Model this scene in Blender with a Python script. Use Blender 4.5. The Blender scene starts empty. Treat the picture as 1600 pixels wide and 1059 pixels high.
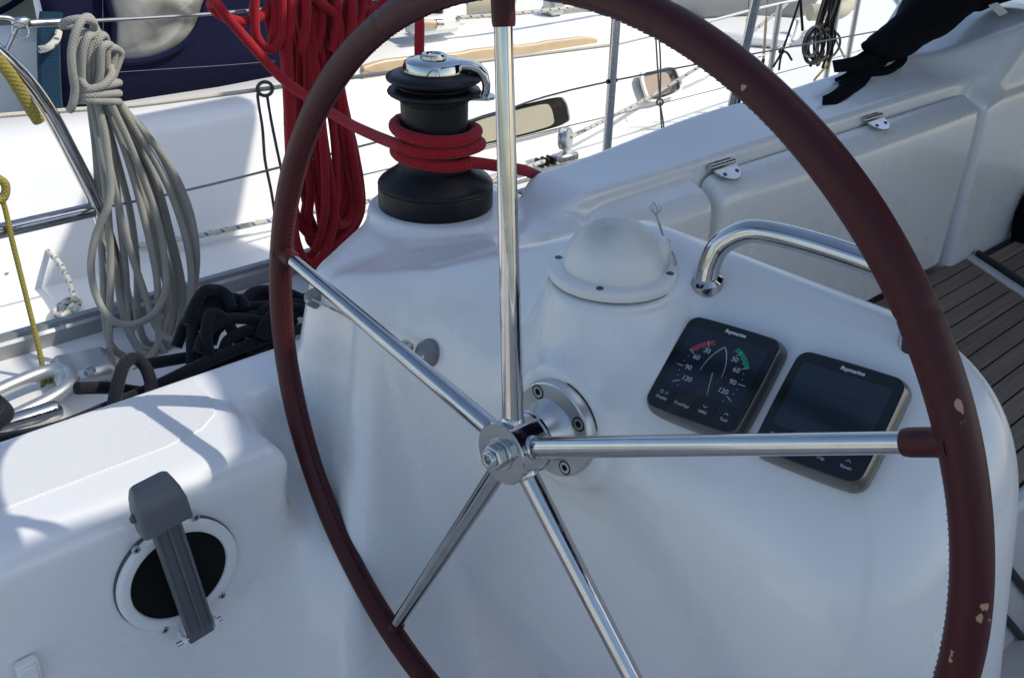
import bpy, math, random
import numpy as np
from mathutils import Vector, Matrix

random.seed(7); np.random.seed(7)
S = bpy.context.scene
COL = S.collection

# ------------------------------------------------------------------ camera
F = 1488.0; CX = 800.0; CY = 529.5             # focal length in photo pixels
_X = np.array([1863, -749, 1488.]); _X /= np.linalg.norm(_X)
_Z = np.array([74, -2771, -1488.]); _Z -= _Z @ _X * _X; _Z /= np.linalg.norm(_Z)
_Y = np.cross(_Z, _X)
CM = np.stack([_X, _Y, _Z])                    # camera (right, down, forward) -> world (x bow, y port, z up)
cam_d = bpy.data.cameras.new('camera'); cam = bpy.data.objects.new('camera', cam_d); COL.objects.link(cam)
cam_d.sensor_width = 36; cam_d.lens = 36 * F / 1600; cam_d.clip_start = .02; cam_d.clip_end = 4000
_m = Matrix.Identity(4)
for i in range(3):
    _m[i][0] = CM[i][0]; _m[i][1] = -CM[i][1]; _m[i][2] = -CM[i][2]
cam.matrix_world = _m
S.camera = cam

# ------------------------------------------------------------------ light
SUN_AZ = math.radians(-41)      # heading of the sun from the bow, towards starboard
SUN_EL = math.radians(46)
SD = Vector((math.cos(SUN_EL) * math.cos(SUN_AZ), math.cos(SUN_EL) * math.sin(SUN_AZ), math.sin(SUN_EL)))
W = bpy.data.worlds.new('World'); S.world = W; W.use_nodes = True
nt = W.node_tree; nt.nodes.clear()
sky = nt.nodes.new('ShaderNodeTexSky'); sky.sky_type = 'NISHITA'; sky.sun_disc = False
sky.sun_elevation = SUN_EL; sky.sun_rotation = math.pi / 2 - SUN_AZ
sky.air_density = 1.0; sky.dust_density = 1.2; sky.ozone_density = 1.0
bg = nt.nodes.new('ShaderNodeBackground'); bg.inputs[1].default_value = 0.15
wo = nt.nodes.new('ShaderNodeOutputWorld')
nt.links.new(sky.outputs[0], bg.inputs[0]); nt.links.new(bg.outputs[0], wo.inputs[0])
sl = bpy.data.lights.new('sun', 'SUN'); sl.energy = 2.75; sl.angle = math.radians(.53); sl.color = (1, .95, .86)
so = bpy.data.objects.new('sun', sl); COL.objects.link(so)
so.rotation_euler = SD.to_track_quat('Z', 'Y').to_euler(); so.location = SD * 20
S.view_settings.view_transform = 'Standard'; S.view_settings.look = 'None'
S.view_settings.gamma = 1; S.view_settings.exposure = 0.42; S.view_settings.use_curve_mapping = False

# ------------------------------------------------------------------ helpers
def ray(x, y): return CM @ np.array([(x - CX) / F, (y - CY) / F, 1.0])
def at(x, y, ax, v):
    d = ray(x, y); return Vector(d * (v / d['XYZ'.index(ax)]))
def pln(x, y, p, n):
    d = ray(x, y); n = np.array(n); return Vector(d * ((np.array(p) @ n) / (d @ n)))

def link(name, me, parent=None, mat=None, smooth=True):
    o = bpy.data.objects.new(name, me); COL.objects.link(o)
    if mat is not None and len(me.materials) == 0: me.materials.append(mat)
    if parent is not None: o.parent = parent
    if smooth and len(me.polygons): me.polygons.foreach_set('use_smooth', [True] * len(me.polygons))
    return o

def tag(o, label, cat, group=None, kind=None):
    if label: o['label'] = label
    if cat: o['category'] = cat
    if group: o['group'] = group
    if kind: o['kind'] = kind
    return o

def thing(name, label, cat, loc=(0, 0, 0), group=None):
    o = bpy.data.objects.new(name, None); COL.objects.link(o); o.location = loc; o.empty_display_size = .05
    return tag(o, label, cat, group)

def sharp(me, deg=35):
    try: me.set_sharp_from_angle(angle=math.radians(deg))
    except Exception: pass

class MB:
    """collects verts/faces/uvs, builds one mesh object (coordinates in world; parent offset removed)"""
    def __init__(s): s.v = []; s.f = []; s.uv = []
    def add(s, vs, fs, uvs=None):
        b = len(s.v); s.v += [tuple(p) for p in vs]
        for k, f in enumerate(fs):
            s.f.append([i + b for i in f]); s.uv.append(uvs[k] if uvs else [(0, 0)] * len(f))
        return s
    def box(s, c, size, R=None, bev=0.0, taper=None):
        c = Vector(c); hx, hy, hz = [d / 2 for d in size]
        R = R or Matrix.Identity(3)
        if bev <= 0:
            vs = [Vector((x * hx, y * hy, z * hz)) for z in (-1, 1) for y in (-1, 1) for x in (-1, 1)]
            fs = [(0, 2, 3, 1), (4, 5, 7, 6), (0, 1, 5, 4), (2, 6, 7, 3), (0, 4, 6, 2), (1, 3, 7, 5)]
        else:
            bev = min(bev, hx * .98, hy * .98, hz * .98)
            vs = []; idx = {}
            for sx in (-1, 1):
                for sy in (-1, 1):
                    for sz in (-1, 1):
                        for a in range(3):
                            p = [sx * (hx - bev), sy * (hy - bev), sz * (hz - bev)]
                            p[a] = (sx, sy, sz)[a] * (hx, hy, hz)[a]
                            idx[(sx, sy, sz, a)] = len(vs); vs.append(Vector(p))
            fs = []
            for a in range(3):
                b_, c_ = (a + 1) % 3, (a + 2) % 3
                for sg in (-1, 1):
                    q = []
                    for (u, w) in ((-1, -1), (1, -1), (1, 1), (-1, 1)):
                        t = [0, 0, 0]; t[a] = sg; t[b_] = u; t[c_] = w; q.append(idx[(*t, a)])
                    fs.append(q if sg > 0 else q[::-1])
                    # edge faces
            for a in range(3):
                b_, c_ = (a + 1) % 3, (a + 2) % 3
                for u in (-1, 1):
                    for w in (-1, 1):
                        q = []
                        for (e, k) in ((-1, b_), (1, b_), (1, c_), (-1, c_)):
                            t = [0, 0, 0]; t[a] = e; t[b_] = u; t[c_] = w; q.append(idx[(*t, k)])
                        fs.append(q if u * w < 0 else q[::-1])
            for sx in (-1, 1):
                for sy in (-1, 1):
                    for sz in (-1, 1):
                        q = [idx[(sx, sy, sz, a)] for a in range(3)]
                        fs.append(q if sx * sy * sz > 0 else q[::-1])
        if taper:
            vs = [Vector((p.x * (1 + (taper - 1) * (p.z + hz) / (2 * hz)), p.y * (1 + (taper - 1) * (p.z + hz) / (2 * hz)), p.z)) for p in vs]
        return s.add([c + R @ p for p in vs], fs)
    def tube(s, pts, r, seg=12, closed=False, cap=True, squash=1.0):
        P = [Vector(p) for p in pts]; n = len(P)
        rr = r if isinstance(r, (list, tuple, np.ndarray)) else [r] * n
        T = []
        for i in range(n):
            a = P[(i - 1) % n] if (closed or i > 0) else P[0]; b = P[(i + 1) % n] if (closed or i < n - 1) else P[-1]
            d = b - a; T.append(d.normalized() if d.length > 1e-9 else Vector((0, 0, 1)))
        up = Vector((0, 0, 1)) if abs(T[0].z) < .9 else Vector((1, 0, 0))
        N = (up - up.dot(T[0]) * T[0]).normalized(); vs = []; L = [0.0]
        for i in range(n):
            if i: L.append(L[-1] + (P[i] - P[i - 1]).length)
            N = N - N.dot(T[i]) * T[i]
            N = N.normalized() if N.length > 1e-9 else T[i].orthogonal().normalized()
            B = T[i].cross(N)
            for k in range(seg):
                a = 2 * math.pi * k / seg
                vs.append(P[i] + rr[i] * (math.cos(a) * N + squash * math.sin(a) * B))
        fs = []; uv = []
        m = n if closed else n - 1
        Lc = L[-1] + ((P[0] - P[-1]).length if closed else 0)
        for i in range(m):
            j = (i + 1) % n; l0 = L[i]; l1 = L[j] if j else Lc
            for k in range(seg):
                k2 = (k + 1) % seg
                fs.append((i * seg + k, i * seg + k2, j * seg + k2, j * seg + k))
                uv.append([(k / seg, l0), ((k + 1) / seg, l0), ((k + 1) / seg, l1), (k / seg, l1)])
        if cap and not closed:
            fs.append(tuple(range(seg - 1, -1, -1))); uv.append([(0, 0)] * seg)
            fs.append(tuple((n - 1) * seg + k for k in range(seg))); uv.append([(0, 0)] * seg)
        return s.add(vs, fs, uv)
    def lathe(s, prof, c, axis=(0, 0, 1), seg=48, up=None):
        """prof: list of (r, h) along axis"""
        ax = Vector(axis).normalized(); N = (Vector(up) - Vector(up).dot(ax) * ax).normalized() if up else ax.orthogonal().normalized()
        B = ax.cross(N); c = Vector(c); vs = []; fs = []
        for (r, h) in prof:
            for k in range(seg):
                a = 2 * math.pi * k / seg
                vs.append(c + ax * h + r * (math.cos(a) * N + math.sin(a) * B))
        for i in range(len(prof) - 1):
            for k in range(seg):
                k2 = (k + 1) % seg
                fs.append((i * seg + k, i * seg + k2, (i + 1) * seg + k2, (i + 1) * seg + k))
        if prof[0][0] > 1e-6: fs.append(tuple(range(seg - 1, -1, -1)))
        if prof[-1][0] > 1e-6: fs.append(tuple((len(prof) - 1) * seg + k for k in range(seg)))
        return s.add(vs, fs)
    def prism(s, poly, R, c, h0, h1):
        """poly: 2D list in local xy, extruded along local z from h0 to h1; R columns = local axes"""
        c = Vector(c); n = len(poly)
        vs = [c + R @ Vector((x, y, h0)) for x, y in poly] + [c + R @ Vector((x, y, h1)) for x, y in poly]
        fs = [tuple(range(n - 1, -1, -1)), tuple(range(n, 2 * n))] + [(i, (i + 1) % n, n + (i + 1) % n, n + i) for i in range(n)]
        return s.add(vs, fs)
    def loft(s, rings, cap=True, closed=True):
        n = len(rings[0]); vs = [p for r in rings for p in r]; fs = []
        for i in range(len(rings) - 1):
            for k in range(n if closed else n - 1):
                k2 = (k + 1) % n
                fs.append((i * n + k, i * n + k2, (i + 1) * n + k2, (i + 1) * n + k))
        if cap and closed:
            fs.append(tuple(range(n - 1, -1, -1))); fs.append(tuple((len(rings) - 1) * n + k for k in range(n)))
        return s.add(vs, fs)
    def grid(s, fn, nu, nv, u=(0, 1), v=(0, 1)):
        vs = []; fs = []; uv = []
        for j in range(nv + 1):
            for i in range(nu + 1):
                vs.append(fn(u[0] + (u[1] - u[0]) * i / nu, v[0] + (v[1] - v[0]) * j / nv))
        for j in range(nv):
            for i in range(nu):
                a = j * (nu + 1) + i; fs.append((a, a + 1, a + nu + 2, a + nu + 1))
                uv.append([(i / nu, j / nv), ((i + 1) / nu, j / nv), ((i + 1) / nu, (j + 1) / nv), (i / nu, (j + 1) / nv)])
        return s.add(vs, fs, uv)
    def build(s, name, mat, parent=None, smooth=True, ang=38, bev=None, sub=0, solid=0):
        off = Vector((0, 0, 0)); q = parent
        while q is not None: off += Vector(q.location); q = q.parent
        me = bpy.data.meshes.new(name)
        me.from_pydata([tuple(Vector(p) - off) for p in s.v], [], s.f); me.update()
        ul = me.uv_layers.new(name='UVMap')
        flat = [c for f in s.uv for p in f for c in p]
        if len(flat) == 2 * len(me.loops): ul.data.foreach_set('uv', flat)
        o = link(name, me, parent, mat, smooth)
        if smooth: sharp(me, ang)
        if solid:
            m = o.modifiers.new('solid', 'SOLIDIFY'); m.thickness = solid; m.offset = 0
        if bev:
            m = o.modifiers.new('bevel', 'BEVEL'); m.width = bev; m.segments = 3; m.limit_method = 'ANGLE'; m.angle_limit = math.radians(40)
            m.harden_normals = False
        if sub:
            m = o.modifiers.new('sub', 'SUBSURF'); m.levels = sub; m.render_levels = sub
        return o

def spline(P, n=8, closed=False):
    """Catmull-Rom through P"""
    P = [Vector(p) for p in P]; out = []; m = len(P)
    for i in range(m if closed else m - 1):
        p0 = P[(i - 1) % m] if (closed or i > 0) else P[0] * 2 - P[1]
        p1 = P[i]; p2 = P[(i + 1) % m]
        p3 = P[(i + 2) % m] if (closed or i + 2 < m) else P[-1] * 2 - P[-2]
        for k in range(n):
            t = k / n
            out.append(.5 * ((2 * p1) + (p2 - p0) * t + (2 * p0 - 5 * p1 + 4 * p2 - p3) * t * t + (3 * p1 - p0 - 3 * p2 + p3) * t ** 3))
    if not closed: out.append(P[-1])
    return out

def round_rect(w, h, r, n=6, cx=0, cy=0):
    pts = []
    for (sx, sy, a0) in ((1, 1, 0), (-1, 1, 90), (-1, -1, 180), (1, -1, 270)):
        for k in range(n + 1):
            a = math.radians(a0 + 90 * k / n); pts.append((cx + sx * (w / 2 - r) + r * math.cos(a), cy + sy * (h / 2 - r) + r * math.sin(a)))
    return pts

def axes(x, y, z):
    return Matrix(((x[0], y[0], z[0]), (x[1], y[1], z[1]), (x[2], y[2], z[2])))

def text_mesh(name, body, size, c, R, mat, parent, bold=0.0, shear=0.0, align='CENTER', depth=.0002):
    cu = bpy.data.curves.new('txt', 'FONT'); cu.body = body; cu.size = size; cu.align_x = align; cu.align_y = 'CENTER'
    cu.offset = bold; cu.shear = shear; cu.extrude = depth; cu.resolution_u = 3
    o = bpy.data.objects.new('txt', cu); COL.objects.link(o)
    dg = bpy.context.evaluated_depsgraph_get(); dg.update()
    me = bpy.data.meshes.new_from_object(o.evaluated_get(dg))
    bpy.data.objects.remove(o)
    off = Vector((0, 0, 0)); q = parent
    while q is not None: off += Vector(q.location); q = q.parent
    for v in me.vertices: v.co = R @ v.co + Vector(c) - off
    me.materials.clear()
    return link(name, me, parent, mat, smooth=False)

# ------------------------------------------------------------------ materials
MT = {}
def nodes_of(m): return m.node_tree.nodes, m.node_tree.links
def mat(name, col, rough=.5, metal=0.0, coat=0.0, var=.06, vscale=6.0, bump=0.0, bscale=200.0, rvar=.0, spec=.5, trans=0.0, sheen=0.0, emis=None):
    m = bpy.data.materials.new(name); m.use_nodes = True; N, L = nodes_of(m); b = N['Principled BSDF']
    b.inputs['Roughness'].default_value = rough; b.inputs['Metallic'].default_value = metal
    b.inputs['Coat Weight'].default_value = coat; b.inputs['Coat Roughness'].default_value = .06
    b.inputs['Specular IOR Level'].default_value = spec; b.inputs['Transmission Weight'].default_value = trans
    b.inputs['Sheen Weight'].default_value = sheen
    tc = N.new('ShaderNodeTexCoord')
    if var > 0:
        n = N.new('ShaderNodeTexNoise'); n.inputs['Scale'].default_value = vscale; n.inputs['Detail'].default_value = 5
        L.new(tc.outputs['Object'], n.inputs['Vector'])
        mx = N.new('ShaderNodeMix'); mx.data_type = 'RGBA'
        lo = [max(0, c * (1 - var)) for c in col]; hi = [min(1, c * (1 + var)) for c in col]
        mx.inputs[6].default_value = (*lo, 1); mx.inputs[7].default_value = (*hi, 1)
        L.new(n.outputs['Fac'], mx.inputs[0]); L.new(mx.outputs[2], b.inputs['Base Color'])
        m['mix'] = mx.name
    else: b.inputs['Base Color'].default_value = (*col, 1)
    if rvar > 0:
        n2 = N.new('ShaderNodeTexNoise'); n2.inputs['Scale'].default_value = vscale * 2.3; n2.inputs['Detail'].default_value = 6
        L.new(tc.outputs['Object'], n2.inputs['Vector'])
        mr = N.new('ShaderNodeMapRange'); mr.inputs['From Min'].default_value = .3; mr.inputs['From Max'].default_value = .7
        mr.inputs['To Min'].default_value = max(.01, rough - rvar); mr.inputs['To Max'].default_value = rough + rvar
        L.new(n2.outputs['Fac'], mr.inputs['Value']); L.new(mr.outputs[0], b.inputs['Roughness'])
    if bump > 0:
        n3 = N.new('ShaderNodeTexNoise'); n3.inputs['Scale'].default_value = bscale; n3.inputs['Detail'].default_value = 3
        L.new(tc.outputs['Object'], n3.inputs['Vector'])
        bp = N.new('ShaderNodeBump'); bp.inputs['Strength'].default_value = bump; bp.inputs['Distance'].default_value = .002
        L.new(n3.outputs['Fac'], bp.inputs['Height']); L.new(bp.outputs[0], b.inputs['Normal'])
    if emis: b.inputs['Emission Color'].default_value = (*emis[0], 1); b.inputs['Emission Strength'].default_value = emis[1]
    MT[name] = m; return m

def add_specks(m, col=(.09, .075, .06), scale=14.0, thr=.035, amount=1.0):
    """sparse dirt specks and smudges on a surface (their own shape, not shading)"""
    N, L = nodes_of(m); b = N['Principled BSDF']; mx = N[m['mix']]
    tc = N.new('ShaderNodeTexCoord'); vo = N.new('ShaderNodeTexVoronoi'); vo.inputs['Scale'].default_value = scale
    ns = N.new('ShaderNodeTexNoise'); ns.inputs['Scale'].default_value = scale * 3
    ad = N.new('ShaderNodeVectorMath'); ad.operation = 'MULTIPLY_ADD'; ad.inputs[1].default_value = (.03, .03, .03)
    L.new(tc.outputs['Object'], ns.inputs['Vector']); L.new(ns.outputs['Color'], ad.inputs[0]); L.new(tc.outputs['Object'], ad.inputs[2])
    L.new(ad.outputs[0], vo.inputs['Vector'])
    # per-cell random size, most cells empty
    sp = N.new('ShaderNodeSeparateColor'); L.new(vo.outputs['Color'], sp.inputs[0])
    mr = N.new('ShaderNodeMapRange'); mr.inputs['From Min'].default_value = .8; mr.inputs['From Max'].default_value = 1; mr.inputs['To Max'].default_value = thr
    L.new(sp.outputs[0], mr.inputs['Value'])
    sb = N.new('ShaderNodeMath'); sb.operation = 'LESS_THAN'; L.new(vo.outputs['Distance'], sb.inputs[0]); L.new(mr.outputs[0], sb.inputs[1])
    ml = N.new('ShaderNodeMath'); ml.operation = 'MULTIPLY'; ml.inputs[1].default_value = amount; L.new(sb.outputs[0], ml.inputs[0])
    # broad faint grime
    gn = N.new('ShaderNodeTexNoise'); gn.inputs['Scale'].default_value = 3.1; gn.inputs['Detail'].default_value = 8; gn.inputs['Roughness'].default_value = .65
    L.new(tc.outputs['Object'], gn.inputs['Vector'])
    gr = N.new('ShaderNodeMapRange'); gr.inputs['From Min'].default_value = .52; gr.inputs['From Max'].default_value = .8; gr.inputs['To Max'].default_value = .22
    L.new(gn.outputs['Fac'], gr.inputs['Value'])
    m1 = N.new('ShaderNodeMix'); m1.data_type = 'RGBA'; m1.inputs[7].default_value = (.55, .5, .42, 1)
    L.new(gr.outputs[0], m1.inputs[0]); L.new(mx.outputs[2], m1.inputs[6])
    m2 = N.new('ShaderNodeMix'); m2.data_type = 'RGBA'; m2.inputs[7].default_value = (*col, 1)
    L.new(ml.outputs[0], m2.inputs[0]); L.new(m1.outputs[2], m2.inputs[6])
    # short tan rub marks, each a stretched voronoi cell
    mp = N.new('ShaderNodeMapping'); mp.inputs['Rotation'].default_value = (.3, .2, .4); mp.inputs['Scale'].default_value = (9, 9, 1.7)
    L.new(ad.outputs[0], mp.inputs['Vector']); v2 = N.new('ShaderNodeTexVoronoi'); v2.inputs['Scale'].default_value = 1.3; L.new(mp.outputs[0], v2.inputs['Vector'])
    s2 = N.new('ShaderNodeSeparateColor'); L.new(v2.outputs['Color'], s2.inputs[0])
    r2 = N.new('ShaderNodeMapRange'); r2.inputs['From Min'].default_value = .80; r2.inputs['From Max'].default_value = 1; r2.inputs['To Max'].default_value = .10; L.new(s2.outputs[1], r2.inputs['Value'])
    l2 = N.new('ShaderNodeMath'); l2.operation = 'SUBTRACT'; L.new(r2.outputs[0], l2.inputs[0]); L.new(v2.outputs['Distance'], l2.inputs[1])
    c2 = N.new('ShaderNodeMapRange'); c2.inputs['From Max'].default_value = .05; c2.inputs['To Max'].default_value = .35; L.new(l2.outputs[0], c2.inputs['Value'])
    m3 = N.new('ShaderNodeMix'); m3.data_type = 'RGBA'; m3.inputs[7].default_value = (.42, .37, .29, 1)
    L.new(c2.outputs[0], m3.inputs[0]); L.new(m2.outputs[2], m3.inputs[6]); L.new(m3.outputs[2], b.inputs['Base Color'])

gel = mat('gelcoat', (.755, .745, .72), .28, coat=.32, var=.03, vscale=2.5, rvar=.08, bump=.015, bscale=14)
nodes_of(gel)[0]['Principled BSDF'].inputs['Coat Roughness'].default_value = .075
add_specks(gel, thr=.036, scale=11)
gelm = mat('gelcoat_matt', (.74, .725, .69), .38, var=.03, vscale=5, rvar=.06); add_specks(gelm, scale=9, thr=.02)
gel_n = mat('neighbour_gelcoat', (.84, .83, .79), .35, var=.03, vscale=2, coat=.1)
chrome = mat('polished_steel', (.50, .49, .475), .09, metal=1, var=.16, vscale=40, rvar=.07)
steel = mat('brushed_steel', (.55, .55, .54), .28, metal=1, var=.1, vscale=40, rvar=.08)
alu = mat('anodised_aluminium', (.55, .56, .55), .38, metal=.85, var=.06, vscale=30)
alud = mat('weathered_aluminium', (.36, .37, .37), .45, metal=.7, var=.15, vscale=20)
black = mat('black_plastic', (.006, .0063, .0072), .40, spec=.28, var=.25, vscale=30, rvar=.08, bump=.03, bscale=300)
blackg = mat('gloss_black', (.008, .009, .010), .12, var=0)
rubber = mat('black_rubber', (.014, .014, .015), .6, var=.2, vscale=30)
bezel = mat('dark_grey_bezel', (.15, .145, .13), .28, var=.12, vscale=40, metal=.6, coat=.2)
greyp = mat('grey_plastic', (.105, .11, .12), .45, var=.08, vscale=30, bump=.04, bscale=400)
greyl = mat('mid_grey_plastic', (.19, .20, .21), .45, var=.1, vscale=30)
greyd = mat('dark_grey_plastic', (.06, .063, .07), .5, var=.1, vscale=30)
whitep = mat('white_plastic', (.74, .74, .72), .4, var=.03, vscale=20)
hole = mat('black_inside', (.004, .005, .004), .6, var=.2, vscale=20, spec=.15)
navy = mat('navy_canvas', (.007, .008, .030), .85, var=.2, vscale=10, bump=.25, bscale=700, spec=.15)
blackcloth = mat('black_cloth', (.005, .005, .007), .9, var=.3, vscale=12, bump=.3, bscale=500, spec=.12)
vinyl = mat('vinyl_painted_glints', (.36, .35, .315), .22, var=.55, vscale=5, bump=.9, bscale=6, coat=.4)
N, L = nodes_of(vinyl); b = N['Principled BSDF']; tcv = N.new('ShaderNodeTexCoord'); nv = N.new('ShaderNodeTexNoise'); nv.inputs['Scale'].default_value = 4.5; nv.inputs['Detail'].default_value = 3; nv.inputs['Distortion'].default_value = 1.2
L.new(tcv.outputs['Object'], nv.inputs['Vector']); rv = N.new('ShaderNodeValToRGB'); rv.color_ramp.elements[0].position = .36; rv.color_ramp.elements[0].color = (.10, .10, .09, 1); rv.color_ramp.elements[1].position = .66; rv.color_ramp.elements[1].color = (.52, .49, .42, 1)
L.new(nv.outputs['Fac'], rv.inputs[0]); L.new(rv.outputs[0], b.inputs['Base Color'])  # mottled grey-to-cream noise stands in for reflections and highlights on the vinyl
darkglass = mat('tinted_window', (.025, .025, .020), .08, var=.15, vscale=4, coat=.3)
curtain = mat('curtain_cloth', (.42, .33, .27), .8, var=.1, vscale=12)
curtain2 = mat('beige_curtain', (.40, .37, .27), .8, var=.1, vscale=9)
wood = mat('varnished_wood', (.60, .45, .27), .35, var=.18, vscale=16, coat=.2)
white_ink = mat('white_print', (.62, .63, .64), .5, var=0)
grey_ink = mat('grey_print', (.40, .42, .46), .5, var=0)
red_ink = mat('red_print', (.32, .03, .04), .4, var=0)
green_ink = mat('green_print', (.0, .20, .09), .4, var=0)
tagm = mat('white_tag', (.75, .74, .70), .6, var=.05)
greyfab = mat('grey_hypalon', (.22, .23, .23), .55, var=.06, vscale=6)
wire = mat('steel_wire', (.30, .30, .30), .35, metal=.8, var=.1, vscale=60)
caulk = mat('black_caulk', (.012, .012, .013), .55, var=.1)

# compass cover: white plastic gone grey on its crown
domem = mat('aged_white_plastic', (.74, .73, .69), .42, var=.04, vscale=12)
N, L = nodes_of(domem); b = N['Principled BSDF']
tc = N.new('ShaderNodeTexCoord'); n1 = N.new('ShaderNodeTexNoise'); n1.inputs['Scale'].default_value = 22; n1.inputs['Detail'].default_value = 8
L.new(tc.outputs['Object'], n1.inputs['Vector'])
at_ = N.new('ShaderNodeAttribute'); at_.attribute_name = 'grime'
ad = N.new('ShaderNodeMath'); ad.operation = 'MULTIPLY'; L.new(n1.outputs['Fac'], ad.inputs[0]); L.new(at_.outputs['Fac'], ad.inputs[1])
mx = N.new('ShaderNodeMix'); mx.data_type = 'RGBA'; mx.inputs[7].default_value = (.20, .21, .18, 1)
L.new(ad.outputs[0], mx.inputs[0]); L.new(N[domem['mix']].outputs[2], mx.inputs[6]); L.new(mx.outputs[2], b.inputs['Base Color'])

# leather rim: burgundy with pale worn patches where attribute 'wear' is high
leather = bpy.data.materials.new('burgundy_leather'); leather.use_nodes = True
N, L = nodes_of(leather); b = N['Principled BSDF']; tc = N.new('ShaderNodeTexCoord')
n1 = N.new('ShaderNodeTexNoise'); n1.inputs['Scale'].default_value = 9; n1.inputs['Detail'].default_value = 6
n2 = N.new('ShaderNodeTexNoise'); n2.inputs['Scale'].default_value = 85; n2.inputs['Detail'].default_value = 4; n2.inputs['Distortion'].default_value = .6
n3 = N.new('ShaderNodeTexVoronoi'); n3.inputs['Scale'].default_value = 900
for q in (n1, n2, n3): L.new(tc.outputs['Object'], q.inputs['Vector'])
mx = N.new('ShaderNodeMix'); mx.data_type = 'RGBA'; mx.inputs[6].default_value = (.038, .0062, .0070, 1); mx.inputs[7].default_value = (.068, .0110, .0115, 1)
L.new(n1.outputs['Fac'], mx.inputs[0])
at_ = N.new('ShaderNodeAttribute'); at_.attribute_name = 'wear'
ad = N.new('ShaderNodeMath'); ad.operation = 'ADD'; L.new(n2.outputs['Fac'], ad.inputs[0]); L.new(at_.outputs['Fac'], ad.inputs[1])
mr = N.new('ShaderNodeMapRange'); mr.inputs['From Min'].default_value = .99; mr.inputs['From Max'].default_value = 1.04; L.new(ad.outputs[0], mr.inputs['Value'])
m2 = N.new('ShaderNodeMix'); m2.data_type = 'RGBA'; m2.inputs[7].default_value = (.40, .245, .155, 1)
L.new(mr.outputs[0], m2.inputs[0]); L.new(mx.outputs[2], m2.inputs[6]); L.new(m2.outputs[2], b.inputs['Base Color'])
b.inputs['Roughness'].default_value = .42; b.inputs['Specular IOR Level'].default_value = .26
r2 = N.new('ShaderNodeMapRange'); r2.inputs['To Min'].default_value = .34; r2.inputs['To Max'].default_value = .55; L.new(n1.outputs['Fac'], r2.inputs['Value']); L.new(r2.outputs[0], b.inputs['Roughness'])
bp = N.new('ShaderNodeBump'); bp.inputs['Strength'].default_value = .12; bp.inputs['Distance'].default_value = .001
L.new(n3.outputs['Distance'], bp.inputs['Height']); L.new(bp.outputs[0], b.inputs['Normal'])

def rope_mat(name, c1, c2, pitch=.012, around=5, fleck=None, bump=.7):
    """braided cover: two crossing diagonal strand waves in the tube's uv (around, metres along)"""
    m = bpy.data.materials.new(name); m.use_nodes = True; N, L = nodes_of(m); b = N['Principled BSDF']
    uv = N.new('ShaderNodeUVMap'); sx = N.new('ShaderNodeSeparateXYZ'); L.new(uv.outputs[0], sx.inputs[0])
    def mth(op, a, bb):
        q = N.new('ShaderNodeMath'); q.operation = op
        for i, v in enumerate((a, bb)):
            if v is None: continue
            if isinstance(v, (int, float)): q.inputs[i].default_value = v
            else: L.new(v, q.inputs[i])
        return q.outputs[0]
    u = mth('MULTIPLY', sx.outputs[0], around * 2 * math.pi); v = mth('MULTIPLY', sx.outputs[1], 2 * math.pi / pitch)
    s1 = mth('SINE', mth('ADD', u, v), None); s2 = mth('SINE', mth('SUBTRACT', u, v), None)
    h = mth('MULTIPLY', mth('ADD', s1, s2), .25); h = mth('ADD', h, .5)
    tc = N.new('ShaderNodeTexCoord'); n1 = N.new('ShaderNodeTexNoise'); n1.inputs['Scale'].default_value = 30; L.new(tc.outputs['Object'], n1.inputs['Vector'])
    mx = N.new('ShaderNodeMix'); mx.data_type = 'RGBA'; mx.inputs[6].default_value = (*c1, 1); mx.inputs[7].default_value = (*c2, 1)
    L.new(mth('MULTIPLY', mth('ADD', h, n1.outputs['Fac']), .5), mx.inputs[0]); out = mx.outputs[2]
    if fleck:
        f1 = mth('SINE', mth('ADD', mth('MULTIPLY', sx.outputs[0], 2 * math.pi), mth('MULTIPLY', sx.outputs[1], 2 * math.pi / fleck[1])), None)
        f2 = mth('SINE', mth('SUBTRACT', mth('MULTIPLY', sx.outputs[0], 4 * math.pi), mth('MULTIPLY', sx.outputs[1], 2 * math.pi / fleck[1] * 2)), None)
        g = mth('GREATER_THAN', mth('ADD', f1, f2), 1.1)
        m2 = N.new('ShaderNodeMix'); m2.data_type = 'RGBA'; m2.inputs[7].default_value = (*fleck[0], 1); L.new(g, m2.inputs[0]); L.new(out, m2.inputs[6]); out = m2.outputs[2]
    L.new(out, b.inputs['Base Color']); b.inputs['Roughness'].default_value = .85; b.inputs['Specular IOR Level'].default_value = .25; b.inputs['Sheen Weight'].default_value = .08
    bp = N.new('ShaderNodeBump'); bp.inputs['Strength'].default_value = bump; bp.inputs['Distance'].default_value = .0018
    L.new(h, bp.inputs['Height']); L.new(bp.outputs[0], b.inputs['Normal'])
    MT[name] = m; return m
rope_red = rope_mat('red_braid', (.20, .005, .010), (.40, .012, .022), pitch=.007, around=8, bump=.45)
rope_grey = rope_mat('grey_braid', (.20, .193, .165), (.41, .395, .345), pitch=.0055, around=7, bump=.55)
rope_black = rope_mat('black_braid', (.003, .0035, .006), (.011, .012, .018), pitch=.007, around=8, bump=.5)
rope_olive = rope_mat('olive_cord', (.20, .16, .035), (.36, .29, .07), pitch=.008)
rope_white = rope_mat('white_fleck_braid', (.52, .48, .38), (.68, .64, .53), fleck=((.06, .22, .42), .05))
rope_wht2 = rope_mat('pale_braid', (.45, .43, .38), (.6, .58, .5), fleck=((.12, .12, .12), .06))
rope_cream = rope_mat('cream_cover', (.50, .46, .37), (.66, .62, .52), pitch=.006, around=6)
rope_blue = rope_mat('blue_braid', (.003, .018, .040), (.008, .045, .085), pitch=.009, around=6)
rope_beige = rope_mat('beige_cord', (.33, .27, .19), (.48, .41, .3), pitch=.008)
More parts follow.
